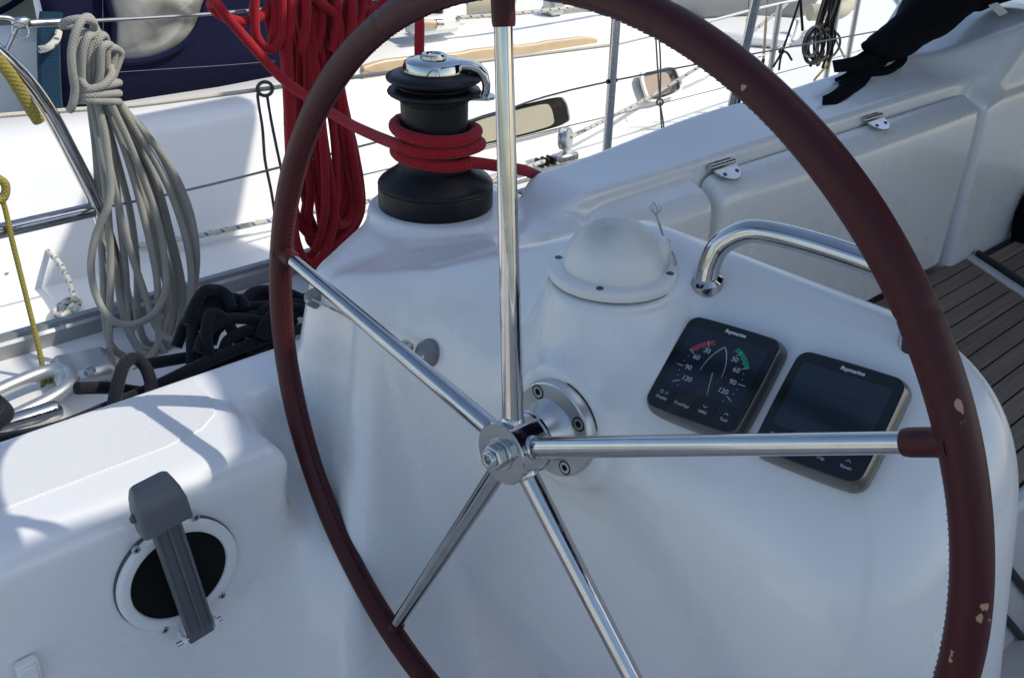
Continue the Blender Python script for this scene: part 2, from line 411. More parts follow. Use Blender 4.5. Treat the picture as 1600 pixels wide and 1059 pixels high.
rope_dgrey = rope_mat('dark_grey_cord', (.05, .048, .046), (.10, .095, .09), pitch=.008)

# teak: grey weathered grain along x
teak = bpy.data.materials.new('weathered_teak'); teak.use_nodes = True; N, L = nodes_of(teak); b = N['Principled BSDF']
tc = N.new('ShaderNodeTexCoord'); mp = N.new('ShaderNodeMapping'); mp.inputs['Scale'].default_value = (3, 90, 40); L.new(tc.outputs['Object'], mp.inputs['Vector'])
oi = N.new('ShaderNodeObjectInfo'); av = N.new('ShaderNodeVectorMath'); av.operation = 'ADD'; L.new(mp.outputs[0], av.inputs[0])
cb = N.new('ShaderNodeCombineXYZ'); ml = N.new('ShaderNodeMath'); ml.operation = 'MULTIPLY'; ml.inputs[1].default_value = 50; L.new(oi.outputs['Random'], ml.inputs[0]); L.new(ml.outputs[0], cb.inputs[0]); L.new(cb.outputs[0], av.inputs[1])
n1 = N.new('ShaderNodeTexNoise'); n1.inputs['Scale'].default_value = 1; n1.inputs['Detail'].default_value = 6; n1.inputs['Roughness'].default_value = .7; L.new(av.outputs[0], n1.inputs['Vector'])
cr = N.new('ShaderNodeValToRGB'); cr.color_ramp.elements[0].position = .25; cr.color_ramp.elements[0].color = (.155, .110, .078, 1); cr.color_ramp.elements[1].position = .78; cr.color_ramp.elements[1].color = (.35, .262, .188, 1)
L.new(n1.outputs['Fac'], cr.inputs[0])
hv = N.new('ShaderNodeHueSaturation'); mr = N.new('ShaderNodeMapRange'); mr.inputs['To Min'].default_value = .78; mr.inputs['To Max'].default_value = 1.18; L.new(oi.outputs['Random'], mr.inputs['Value']); L.new(mr.outputs[0], hv.inputs['Value']); L.new(cr.outputs[0], hv.inputs['Color']); L.new(hv.outputs[0], b.inputs['Base Color'])
b.inputs['Roughness'].default_value = .7; bp = N.new('ShaderNodeBump'); bp.inputs['Strength'].default_value = .3; bp.inputs['Distance'].default_value = .001; L.new(n1.outputs['Fac'], bp.inputs['Height']); L.new(bp.outputs[0], b.inputs['Normal'])

# moulded non-slip: fine parallel ribs
nonslip = mat('nonslip_gelcoat', (.70, .69, .67), .45, var=.03, vscale=8); N, L = nodes_of(nonslip); b = N['Principled BSDF']
tc = N.new('ShaderNodeTexCoord'); mp = N.new('ShaderNodeMapping'); mp.inputs['Rotation'].default_value = (0, 0, math.radians(52)); L.new(tc.outputs['Object'], mp.inputs['Vector'])
wv = N.new('ShaderNodeTexWave'); wv.inputs['Scale'].default_value = 95; L.new(mp.outputs[0], wv.inputs['Vector'])
bp = N.new('ShaderNodeBump'); bp.inputs['Strength'].default_value = .35; bp.inputs['Distance'].default_value = .0012; L.new(wv.outputs['Fac'], bp.inputs['Height']); L.new(bp.outputs[0], b.inputs['Normal'])

# harbour water
water = bpy.data.materials.new('harbour_water'); water.use_nodes = True; N, L = nodes_of(water); b = N['Principled BSDF']
b.inputs['Base Color'].default_value = (.006, .022, .016, 1); b.inputs['Roughness'].default_value = .06
tc = N.new('ShaderNodeTexCoord'); n1 = N.new('ShaderNodeTexNoise'); n1.inputs['Scale'].default_value = 1.6; n1.inputs['Detail'].default_value = 5; L.new(tc.outputs['Object'], n1.inputs['Vector'])
bp = N.new('ShaderNodeBump'); bp.inputs['Strength'].default_value = .6; bp.inputs['Distance'].default_value = .12; L.new(n1.outputs['Fac'], bp.inputs['Height']); L.new(bp.outputs[0], b.inputs['Normal'])

# ------------------------------------------------------------------ water
mb = MB(); mb.add([(-900, -900, -2.45), (900, -900, -2.45), (900, 900, -2.45), (-900, 900, -2.45)], [(0, 1, 2, 3)])
o = mb.build('water', water, smooth=False); o['kind'] = 'structure'

# ------------------------------------------------------------------ own sailboat: one smooth moulding (helm console, winch pod, coaming)
boat = thing('sailboat', 'white sailboat cockpit in the foreground carrying the burgundy steering wheel', 'sailboat', (0, 0, -1.5))

PN = np.array([-.6289, -.0071, .7775]); PTL = np.array([.7568, .5419, -.4538]); PR = np.array([.1035, -.9918, .0746]); PD = np.array([-.7706, -.1274, -.6245])
P0 = PTL - .018 * PN
def smax(a, b, k):
    h = np.clip(.5 + .5 * (a - b) / k, 0, 1); return b + (a - b) * h + k * h * (1 - h)
def smin(a, b, k): return -smax(-a, -b, k)
def sstep(a, b, x):
    t = np.clip((x - a) / (b - a), 0, 1); return t * t * (3 - 2 * t)
def sdf(X, Y, Z):
    # helm console
    pan = (X - P0[0]) * PN[0] + (Y - P0[1]) * PN[1] + (Z - P0[2]) * PN[2]
    aft = (.636 + .10 * np.maximum(-.60 - Z, 0)) - X
    stb = .232 - .176 * (-.43 - Z) - Y
    top = Z - (-.416 - .45 * np.maximum(Y - .70, 0))
    d = smax(pan, aft, .08)
    d = smax(d, top, .02)
    d = smax(d, stb, .15)
    d = smax(d, X - .905, .07)
    d = smax(d, Y - 1.05, .02)
    # compass boss flowing down to the wheel bearing, and a round pad under the bearing
    a = np.array([.737, .641, -.44]); bA = np.array([-.030, -.035, -.19]); bb = float(bA @ bA)
    h = np.clip(((X - a[0]) * bA[0] + (Y - a[1]) * bA[1] + (Z - a[2]) * bA[2]) / bb, -.3, 1.4)
    q = np.sqrt((X - a[0] - h * bA[0]) ** 2 + (Y - a[1] - h * bA[1]) ** 2 + (Z - a[2] - h * bA[2]) ** 2) - (.0725 + .032 * np.maximum(h, 0))
    q = smax(smax(q, Z + .4405, .008), -.625 - Z, .11)
    d = smin(d, q, .06)
    tx = (X - .5607) * .9971 + (Y - .5942) * .0482 - (Z + .5619) * .0591
    rx = np.sqrt(np.maximum((X - .5607) ** 2 + (Y - .5942) ** 2 + (Z + .5619) ** 2 - tx * tx, 1e-9))
    d = smin(d, smax(smax(rx - .066, .0605 - tx, .008), tx - .2, .02), .03)
    # winch pod, narrowing aft
    w = smax((.628 - .30 * (-.57 - Z)) - X, Z + .568 - .012 * sstep(.62, .8, X), .035)
    w = smax(w, .975 - .28 * (-.57 - Z) - Y, .035); w = smax(w, (-.50 * (X - .632) + .866 * (Y - 1.138)) + .1 * (Z + .57), .035)
    w = smax(w, Y - 1.31, .03); w = smax(w, X - 1.10, .06)
    pad = smax(np.sqrt((X - .905) ** 2 + ((Y - 1.165)) ** 2) - .120, Z + .541, .012)
    w = smin(w, pad, .014)
    d = smin(d, w, .055)
    # aft coaming: its inboard face stops short of the wheel, leaving a hollow for the rim
    c = smax(.960 - .03 * (-.72 - Z) - Y, X - (.500 + .46 * (-.735 - Z)), .022)
    c2 = smax(1.105 - .05 * (-.72 - Z) - Y, X - 1.1, .03)
    c = smin(c, c2, .035); c = smax(c, Z + .72, .048); c = smax(c, Y - 1.208, .014)
    # groove that clears the wheel rim
    tw = (X - .5607) * .9971 + (Y - .5942) * .0482 - (Z + .5619) * .0591
    rw = np.sqrt(np.maximum((X - .5607) ** 2 + (Y - .5942) ** 2 + (Z + .5619) ** 2 - tw * tw, 1e-9))
    c = smax(c, .046 - np.sqrt((rw - .45) ** 2 + np.where(tw > 0, .25, 1.) * tw ** 2), .025)
    d = smin(d, c, .045 + .13 * sstep(.78, 1.0, -Z))
    # forward coaming with its outer slope
    slope = -.06 - .27 * sstep(1.05, 1.6, X) - .10 * sstep(1.7, 2.1, X)
    f = smax(Z - (-.522 - (Y - 1.0) * slope), 1.008 - Y, .012); f = smax(f, Y - 1.130, .014); f = smax(f, 1.00 - X, .10)
    g = smax(smax(smax(Z - (-.566 + (Y - .966) * .50), Z + .547, .01), .950 + .012 * (Z + .56) / .4 - Y, .028), Y - 1.1, .02)
    g1 = smax(smax(g, 1.05 - X, .09), X - 1.362, .03)
    g2 = smax(g, 2.425 - X, .03)
    d = smin(d, f, .02); d = smin(d, g1, .008); d = smin(d, g2, .012)
    # raised base of the cabin coaming sweeping inboard
    e = ((X - 2.29) * -.49 + (Y - 1.107) * -.872 + (Z + .49) * .55) / 1.14
    e = smax(smax(e, Z + .468 - .08 * sstep(2.3, 2.75, X), .015), Y - 1.20, .02); e = smax(smax(e, .962 - Y, .03), -.57 - Z, .01)
    d = smin(d, e, .03)
    # recess for the bilge pump
    d = smax(d, .066 - np.sqrt((X - .3095) ** 2 + (Z + .8465) ** 2) - 3 * np.maximum(Y - 1.10, 0), .004)
    return d

def surface_nets(fn, lo, hi, st):
    ax = [np.arange(lo[i], hi[i] + st, st, dtype=np.float32) for i in range(3)]
    G = np.meshgrid(*ax, indexing='ij', sparse=True)
    Fv = np.broadcast_to(fn(*G), tuple(len(a) for a in ax)).astype(np.float32)
    neg = Fv < 0
    cnt = np.zeros(tuple(s - 1 for s in Fv.shape), np.int8)
    offs = [(i, j, k) for i in (0, 1) for j in (0, 1) for k in (0, 1)]
    n0, n1, n2 = cnt.shape
    for (i, j, k) in offs: cnt += neg[i:i + n0, j:j + n1, k:k + n2]
    act = np.argwhere((cnt > 0) & (cnt < 8))
    idm = -np.ones(cnt.shape, np.int32); idm[act[:, 0], act[:, 1], act[:, 2]] = np.arange(len(act))
    cv = {o: Fv[act[:, 0] + o[0], act[:, 1] + o[1], act[:, 2] + o[2]] for o in offs}
    acc = np.zeros((len(act), 3)); num = np.zeros(len(act))
    for o1 in offs:
        for a in range(3):
            if o1[a]: continue
            o2 = list(o1); o2[a] = 1; o2 = tuple(o2)
            x, y = cv[o1], cv[o2]; m = (x < 0) != (y < 0)
            t = np.where(m, x / np.where(m, x - y, 1), 0)
            p = np.array(o1, float)[None, :].repeat(len(act), 0); p[:, a] += t
            acc[m] += p[m]; num[m] += 1
    V = (act + acc / num[:, None]) * st + np.array(lo)
    Q = []
    for a in range(3):
        b, c = (a + 1) % 3, (a + 2) % 3
        s0 = [slice(None)] * 3; s1 = [slice(None)] * 3; s0[a] = slice(0, -1); s1[a] = slice(1, None)
        A, B = neg[tuple(s0)], neg[tuple(s1)]
        e = np.argwhere(A != B)
        e = e[(e[:, b] > 0) & (e[:, c] > 0) & (e[:, b] < cnt.shape[b]) & (e[:, c] < cnt.shape[c])]
        fl = A[e[:, 0], e[:, 1], e[:, 2]]
        def cell(db, dc):
            q = e.copy(); q[:, b] -= db; q[:, c] -= dc; return idm[q[:, 0], q[:, 1], q[:, 2]]
        quad = np.stack([cell(1, 1), cell(0, 1), cell(0, 0), cell(1, 0)], 1)
        quad[~fl] = quad[~fl][:, ::-1]; Q.append(quad)
    Q = np.concatenate(Q)
    for _ in range(3):
        x, y, z = V[:, 0], V[:, 1], V[:, 2]; h = 1e-3; d = fn(x, y, z)
        g = np.stack([fn(x + h, y, z) - fn(x - h, y, z), fn(x, y + h, z) - fn(x, y - h, z), fn(x, y, z + h) - fn(x, y, z - h)], 1) / (2 * h)
        stp = (d / np.maximum((g * g).sum(1), .2))[:, None] * g
        ln = np.linalg.norm(stp, axis=1, keepdims=True); V -= stp * np.minimum(1, .5 * st / np.maximum(ln, 1e-9))
    return V, Q

def on_moulding(px, py, t0=.5, t1=3.0):
    d = ray(px, py); d = d / np.linalg.norm(d); ts = np.linspace(t0, t1, 1500); P = d[None] * ts[:, None]
    v = sdf(P[:, 0], P[:, 1], P[:, 2]); i = int(np.argmax(v < 0)); lo, hi = ts[max(i - 1, 0)], ts[i]
    for _ in range(25):
        m_ = (lo + hi) / 2; p = d * m_
        if sdf(*[np.array([c]) for c in p])[0] < 0: hi = m_
        else: lo = m_
    p = d * hi; h = 1e-3
    g = np.array([sdf(*[np.array([c + (h if i == k else 0)]) for i, c in enumerate(p)])[0] - sdf(*[np.array([c - (h if i == k else 0)]) for i, c in enumerate(p)])[0] for k in range(3)])
    return Vector(p), Vector(g).normalized()

def mesh_np(name, V, Q, m, parent, off=(0, 0, 0)):
    me = bpy.data.meshes.new(name); me.vertices.add(len(V)); me.vertices.foreach_set('co', (V - np.array(off)).astype(np.float32).ravel())
    me.loops.add(Q.size); me.loops.foreach_set('vertex_index', Q.astype(np.int32).ravel())
    me.polygons.add(len(Q)); me.polygons.foreach_set('loop_start', np.arange(0, Q.size, 4, dtype=np.int32))
    me.update(calc_edges=True); me.validate()
    return link(name, me, parent, m)
Vm, Qm = surface_nets(sdf, (-.9, .10, -1.32), (3.2, 1.34, -.38), .0068)
moulding = mesh_np('cockpit_moulding', Vm, Qm, gel, boat, (0, 0, -1.5))

# moulded non-slip strip on the aft coaming
mb = MB(); pr = [(-.88, 1.052), (.36, 1.052), (.415, 1.062), (.445, 1.085), (.458, 1.12), (.462, 1.190), (-.88, 1.190)]
mb.prism(pr, axes((1, 0, 0), (0, 1, 0), (0, 0, 1)), (0, 0, 0), -.730, -.7184)
mb.build('nonslip_strip', nonslip, boat, bev=.001)

# locker lid in the seat back, with two hinges
lidp = []
for (y, z) in [(.956, -.985), (.951, -.70), (.950, -.62), (.9508, -.602), (.953, -.588), (.958, -.578), (.965, -.570), (.980, -.5605), (.993, -.553), (.999, -.551), (1.003, -.555), (1.003, -.985)]: lidp.append((y, z))
mb = MB(); rings = []
for x, ins in [(1.379, .014), (1.3825, .006), (1.39, .0015), (1.40, 0), (2.385, 0), (2.398, .0015), (2.405, .006), (2.409, .014)]:
    cy_, cz_ = .985, -.78
    rings.append([Vector((x, y + (ins if y < .98 else -ins * .0), z - (ins if z > -.7 else -ins))) for y, z in lidp])
mb.loft(rings); lid = mb.build('locker_lid', gel, boat, ang=50)
def hinge(c):
    h = MB(); c = Vector(c)
    for sgn in (1, -1):
        poly = []
        for k in range(13):
            a = math.pi * k / 12; poly.append((math.cos(a) * .034, sgn * (.008 + math.sin(a) * .034)))
        if sgn < 0: poly = poly[::-1]
        tilt = .42 if sgn < 0 else .55
        R = axes((1, 0, 0), (0, math.cos(tilt), math.sin(tilt)), (0, -math.sin(tilt), math.cos(tilt)))
        h.prism(poly, R, c, -.0005, .0032)
    o = h.build('hinge', chrome, lid, bev=.001)
    k = MB()
    k.tube([c + Vector((-.037, 0, .003)), c + Vector((.037, 0, .003))], .0052, 10)
    k.build('hinge_pin', steel, lid)
    for sgn in (1, -1):
        for dx in (-.018, .018):
            s = MB(); tilt = .42 if sgn < 0 else .55
            n = Vector((0, -math.sin(tilt), math.cos(tilt)))
            s.lathe([(.0001, .0052), (.003, .0050), (.0045, .0034), (.0045, .002)][::-1], c + Vector((dx, sgn * .024 * math.cos(tilt), sgn * .024 * math.sin(tilt))), n, 10)
            s.build('screw', greyd, lid)
hinge((1.430, 1.001, -.5405)); hinge((1.965, 1.001, -.5405))

# teak bench planks in a black caulked bed
bench = MB().box((1.78, .67, -1.021), (1.66, .57, .02)).build('bench_seat', caulk, boat, smooth=False)
def xend(y): return 2.53 - (.955 - y) * .62
for i in range(12):
    y = .9305 - .0459 * i; hw = .0205; m2 = MB(); z0, z1 = -1.012, -1.0 + random.uniform(-.0006, .0006)
    xs = [(.97, y - hw), (xend(y - hw), y - hw), (xend(y + hw), y + hw), (.97, y + hw)]
    m2.prism(xs, axes((1, 0, 0), (0, 1, 0), (0, 0, 1)), (0, 0, 0), z0, z1)
    m2.build('plank', teak, bench, bev=.0012)
    m3 = MB(); a0, b0 = xend(y - hw) + .062, xend(y + hw) + .062
    if i > 0:
        m3.prism([(a0, y - hw), (3.5, y - hw), (3.5, y + hw), (b0, y + hw)], axes((1, 0, 0), (0, 1, 0), (0, 0, 1)), (0, 0, 0), z0, z1 + .001)
        m3.build('plank', teak, bench, bev=.0012)
mb = MB(); pr = [(xend(.95) + .004, .95), (xend(.40) + .004, .40), (xend(.40) + .040, .40), (xend(.95) + .040, .95)]
mb.prism(pr, axes((1, 0, 0), (0, 1, 0), (0, 0, 1)), (0, 0, 0), -1.02, -.996); mb.build('hatch_rim', gel, bench, bev=.003)
mb = MB(); pr = [(xend(.93) + .040, .93), (xend(.40) + .040, .40), (xend(.40) + .060, .40), (xend(.93) + .060, .93)]
mb.prism(pr, axes((1, 0, 0), (0, 1, 0), (0, 0, 1)), (0, 0, 0), -1.02, -.985); mb.build('hatch_gasket', rubber, bench, bev=.003)
MB().box((2.9, .67, -1.021), (1.3, .57, .02)).build('hatch_bed', caulk, bench, smooth=False)
# white front of the bench, sole, deck, hull
MB().box((2.2, .385, -1.25), (2.7, .03, .5), bev=.01).build('bench_front', gelm, boat)
MB().box((2.2, .65, -1.28), (2.7, .50, .44)).build('bench_box', gelm, boat)
MB().box((1.0, 0, -1.53), (5.6, 2.6, .05)).build('cockpit_sole', gelm, boat)
for (a, b_) in (((1572, 884), (1640, 958)), ((1562, 955), (1660, 1062))):
    p, q = at(*a, 'Y', .3665), at(*b_, 'Y', .3665)
    MB().tube(spline([p, (p + q) / 2 + Vector((0, -.002, -.006)), q], 6), .0085, 10).build('grip_strip', rubber, boat)
# side deck, toe rail, hull side
mb = MB().box((1.2, 1.475, -.93), (6.0, .72, .06), bev=.006); mb.build('side_deck', gelm, boat)
rail = MB()
prof = [(1.775, -.905), (1.775, -.872), (1.780, -.866), (1.786, -.872), (1.790, -.872), (1.793, -.862), (1.806, -.860), (1.812, -.866), (1.815, -.872), (1.826, -.872), (1.836, -.880), (1.842, -.900), (1.842, -.925), (1.775, -.925)]
rail.loft([[Vector((x, y, z)) for y, z in prof] for x in (-1.8, 4.2)]); rail.build('toe_rail', alud, boat, ang=25)
hs = MB(); hs.loft([[Vector((x, 1.835, -.92)), Vector((x, 1.80, -1.6)), Vector((x, 1.6, -2.5)), Vector((x, 1.5, -2.5)), Vector((x, 1.72, -1.6)), Vector((x, 1.76, -.92))] for x in (-1.8, 0, 2, 4.2)]); hs.build('hull_side', gel, boat)
# starboard half of the cockpit (behind the camera)
MB().box((1.0, -1.12, -.95), (5.4, .36, .66), bev=.05).build('starboard_coaming', gel, boat, bev=.01)
MB().box((1.0, -1.5, -.93), (5.8, .72, .06), bev=.006).build('starboard_deck', gelm, boat)
MB().box((2.3, -.62, -1.25), (2.6, .6, .5), bev=.01).build('starboard_bench', gelm, boat)
MB().box((-1.75, 0, -1.1), (.10, 3.4, .95), bev=.03).build('transom', gel, boat)
MB().box((1.2, -1.82, -1.7), (5.8, .06, 1.5)).build('starboard_hull_side', gel, boat)

# ------------------------------------------------------------------ canopy added out of frame, outline cut to place the helm's shade
shade_top = thing('shade_canopy', 'unseen navy canopy added above the cockpit to cast its shade', 'shade_canopy', (2.4, 0, -.87))
def shadow_src(p, z): return Vector(p) + SD * ((z - p[2]) / SD.z)
BZ = 1.0
edge = [(.45, -1.9), (.45, -.3), (.6, -.11), (1.45, -.11), (1.63, -.13), (1.68, -.105), (1.71, -.03), (1.735, .08), (1.78, .4), (1.86, .75), (1.93, .97), (2.17, 1.0), (2.27, 1.70), (2.70, 1.74), (2.84, 1.0), (5.2, 1.0), (5.2, -1.9)]  # unseen outline drawn from wanted sun patches, port bulge shades the neighbour's coaming
mb = MB(); n = len(edge)
mb.add([Vector((x, y, BZ)) for x, y in edge], [tuple(range(n))])
mb.build('canopy', navy, shade_top, solid=.004, smooth=False)
shade_hood = thing('sprayhood', 'unseen navy sprayhood added ahead of the cockpit to darken the coaming', 'sprayhood', (3.9, 0, -.5))  # out-of-frame hood added to block forward sky and darken the coaming
mb = MB()
def own_hood(u, v):
    k = max(0, (u - .45) / .55); t = v * math.pi; c, s_ = math.cos(t), math.sin(t); a_ = 1.16 - .3 * k
    return Vector((3.45 + 1.6 * u, -a_ * math.copysign(abs(c) ** .55, c), -.50 + (1.15 - .1 * u) * (1 - k ** 1.6) * s_ ** .8))
mb.grid(own_hood, 14, 28); mb.build('canvas', navy, shade_hood, solid=.005)
MB().tube([own_hood(0, i / 30) for i in range(31)], .014, 10).build('hoop', chrome, shade_hood)
for x in (1.75, 3.2, 5.0):
    MB().tube(spline([(x * .4 + 1.6, 1.62, -.86), (x * .8 + .6, 1.3, .2), (x, 1.02, .93), (x, .7, .985), (x, 0, .985), (x, -.9, .985), (x, -1.24, .93), (x * .8 + .6, -1.4, .2), (x * .4 + 1.6, -1.62, -.86)], 8), .0125, 12).build('frame_tube', chrome, shade_top)

# ------------------------------------------------------------------ steering wheel
AX = Vector((.9971, .0482, -.0591)).normalized(); HUB = Vector((.5607, .5942, -.5619)); RW = .45
S0 = Vector((.051, .151, .987)); S0 = (S0 - S0.dot(AX) * AX).normalized(); S1 = AX.cross(S0)
wheel = thing('steering_wheel', 'large steering wheel with burgundy leather rim and five steel spokes', 'steering wheel', tuple(HUB))
def wdir(a): return math.cos(a) * S0 + math.sin(a) * S1
sgn = 1 if wdir(math.radians(72)).y > 0 else -1
spang = [sgn * math.radians(72 * k) for k in range(5)]     # up, port, port-low, starboard-low, starboard
rt = .0149
NR, NS = 640, 28
mb = MB(); vs = []; fs = []
for i in range(NR):
    a = 2 * math.pi * i / NR; d = wdir(a); tn = AX.cross(d)
    rr = rt * (1 + .015 * math.sin(7 * a + 1) + .012 * math.sin(17 * a))
    # leather joints: shallow grooves
    for ja in (.40, 1.05, 2.3, 3.6, 4.63, 5.9):
        dd = (a - ja + math.pi) % (2 * math.pi) - math.pi; rr -= .0009 * math.exp(-(dd / .0030) ** 2)
    for k in range(NS):
        t = 2 * math.pi * k / NS
        # seam on the inside of the rim (t = pi)
        rk = rr - .0016 * math.exp(-((t - math.pi) / .10) ** 2)
        vs.append(HUB + d * (RW + rk * math.cos(t)) + AX * rk * math.sin(t))
for i in range(NR):
    j = (i + 1) % NR
    for k in range(NS):
        k2 = (k + 1) % NS; fs.append((i * NS + k, i * NS + k2, j * NS + k2, j * NS + k))
mb.add(vs, fs); rim = mb.build('rim', leather, wheel)
rim.data.update()
# worn patches (pixel positions in the photo, found on the rim surface)
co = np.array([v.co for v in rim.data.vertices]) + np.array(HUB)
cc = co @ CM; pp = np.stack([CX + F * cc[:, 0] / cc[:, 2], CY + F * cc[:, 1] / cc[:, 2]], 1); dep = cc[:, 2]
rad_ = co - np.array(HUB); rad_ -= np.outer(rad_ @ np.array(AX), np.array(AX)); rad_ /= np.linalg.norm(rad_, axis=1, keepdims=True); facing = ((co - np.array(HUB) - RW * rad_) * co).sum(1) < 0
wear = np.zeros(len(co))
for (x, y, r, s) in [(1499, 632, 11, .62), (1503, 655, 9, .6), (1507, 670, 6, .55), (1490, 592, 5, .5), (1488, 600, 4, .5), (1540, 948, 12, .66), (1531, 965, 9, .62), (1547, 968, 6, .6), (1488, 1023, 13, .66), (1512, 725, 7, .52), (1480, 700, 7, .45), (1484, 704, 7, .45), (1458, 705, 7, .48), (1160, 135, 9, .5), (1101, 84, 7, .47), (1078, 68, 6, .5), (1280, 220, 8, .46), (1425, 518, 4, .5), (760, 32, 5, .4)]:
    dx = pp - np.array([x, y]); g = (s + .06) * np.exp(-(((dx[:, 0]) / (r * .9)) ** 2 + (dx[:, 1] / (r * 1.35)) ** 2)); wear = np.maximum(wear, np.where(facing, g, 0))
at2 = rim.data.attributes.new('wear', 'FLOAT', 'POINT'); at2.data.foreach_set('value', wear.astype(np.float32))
# cross-stitching along the inner seam
st = MB(); NST = 470
for i in range(NST):
    a = 2 * math.pi * (i + random.uniform(-.12, .12)) / NST
    if min(abs((a - s_ + math.pi) % (2 * math.pi) - math.pi) for s_ in spang) < .03: continue
    d0, d1 = wdir(a - .0028), wdir(a + .0028); w_ = .0034
    p = HUB + d0 * (RW - rt * .985 - .0002) - AX * w_; q = HUB + d1 * (RW - rt * .985 - .0002) + AX * w_
    m_ = (p + q) / 2 - wdir(a) * (.0001 + random.uniform(0, .0006))
    st.tube([p, m_, q], [.0004, .0006, .0004], 5)
o = st.build('stitching', leather, wheel); o['kind'] = 'stuff'
HC = HUB - .0094 * AX
for k, a in enumerate(spang):
    d = wdir(a); L0, L1 = .026, RW - .010
    m1 = MB(); pts = []; rr = []
    for i in range(13):
        t = i / 12; pts.append(HC.lerp(HUB, t) + d * (L0 + (L1 - L0) * t)); rr.append(.0112 - .0030 * t)
    m1.tube(pts, rr, 24); sp_ = m1.build('spoke', chrome, wheel)
    m1 = MB(); e = HC + d * .030; m1.tube([e - d * .006, e, e + d * .003, e + d * .005], [.0125, .0128, .0122, .0110], 20); m1.build('weld', steel, sp_)
    m1 = MB(); L2 = .039 if k in (0, 4) else .028
    pts = []; rr = []
    for i in range(9):
        t = i / 8; pts.append(HUB + d * (RW - .004 - (L2 - .004) * t)); rr.append(.0108 + .0050 * max(0, 1 - t * 2.6) ** 2 - (.0008 if i == 8 else 0))
    m1.tube(pts, rr, 20); m1.build('leather_sleeve', leather, wheel)
mb = MB(); f0 = -.0290
mb.lathe([(.0001, f0), (.0325, f0), (.0335, f0 + .001), (.0335, f0 + .003), (.0318, f0 + .0045), (.0318, .010), (.0335, .0115), (.0335, .0145), (.030, .016), (.0001, .016)], HUB, AX, 64)
mb.build('hub', chrome, wheel, ang=30)
mb = MB(); mb.lathe([(.0001, f0 - .0022), (.0165, f0 - .0022), (.0172, f0 - .0012), (.0172, f0 + .001)], HUB, AX, 40); mb.build('washer', steel, wheel, ang=30)
mb = MB(); hx = [(.0140 * math.cos(math.pi / 3 * k + .3), .0140 * math.sin(math.pi / 3 * k + .3)) for k in range(6)]
Rn = axes(AX.orthogonal().normalized(), AX.cross(AX.orthogonal().normalized()), AX)
mb.prism(hx, Rn, HUB, f0 - .0135, f0 - .0022); mb.build('nut', steel, wheel, bev=.0015, ang=25)
mb = MB(); pr = [(.0048, f0 - .0185), (.0078, f0 - .0195), (.0086, f0 - .0188)]
for i in range(6): pr += [(.0088, f0 - .0178 + i * .001), (.0082, f0 - .0173 + i * .001)]
pr = [(.0001, f0 - .0145), (.0044, f0 - .0145)] + pr + [(.0088, f0 - .011)]
mb.lathe(pr, HUB, AX, 32); mb.build('shaft_end', steel, wheel, ang=60)
# steering bearing on the console
bear = thing('wheel_bearing', 'grey aluminium bearing flange bolted to the console behind the wheel hub', 'bearing flange', tuple(HUB + AX * .07))
mb = MB(); pr = [(.024, .018), (.0245, .0195), (.0255, .028), (.029, .037), (.033, .0435), (.0345, .0450), (.0345, .0465), (.0510, .0465), (.0528, .0475), (.0540, .0500), (.0543, .0590), (.0543, .064)]
mb.lathe([(.0001, .018)] + pr, HUB, AX, 72); mb.build('flange', alu, bear, ang=28)
mb = MB(); mb.lathe([(.0538, .0588), (.0556, .0588), (.0556, .068), (.0538, .068)], HUB, AX, 72); mb.build('gasket', rubber, bear)
for k in range(4):
    a = math.radians(90 * k + 335); c = HUB + (math.cos(a) * S0 + math.sin(a) * S1) * .0430 + AX * .0465
    mb = MB(); mb.lathe([(.0001, .0006), (.0034, .0006), (.0036, -.0004), (.0066, -.0004), (.0072, .0004), (.0074, .0012)], c, AX, 24); sb = mb.build('bolt', steel, bear, ang=30)
    mb = MB(); mb.lathe([(.0001, -.0006), (.0031, -.0006), (.0031, .001)], c, AX, 6); mb.build('bolt_socket', hole, sb, smooth=False)
    mb = MB(); mb.lathe([(.0074, -.0003), (.0082, -.0003), (.0082, .001), (.0074, .001)], c, AX, 24); mb.build('countersink', hole, sb)

# ------------------------------------------------------------------ compass with its white domed cover
CPC = Vector((.738, .642, -.4350))
comp = thing('compass', 'white domed compass cover with a grey stained crown on the console', 'compass', tuple(CPC))
mb = MB(); mb.lathe([(.0001, -.004), (.0712, -.004), (.0722, 0), (.0722, .0055), (.0708, .0078), (.067, .0087), (.054, .0092), (.046, .0092)], CPC, (0, 0, 1), 72); mb.build('ring', domem, comp, ang=50)
MB().lathe([(.0700, -.0035), (.0716, -.0035), (.0716, -.0008), (.0700, -.0008)], CPC, (0, 0, 1), 72).build('gasket', rubber, comp)
mb = MB(); pr = []
for i in range(25):
    t = i / 24 * math.pi / 2; pr.append((.0558 * math.cos(t) ** .92 if i < 24 else .0001, .0080 + .0560 * math.sin(t)))
pr = [(.0562, .004)] + pr
mb.lathe(pr, CPC, (0, 0, 1), 64)
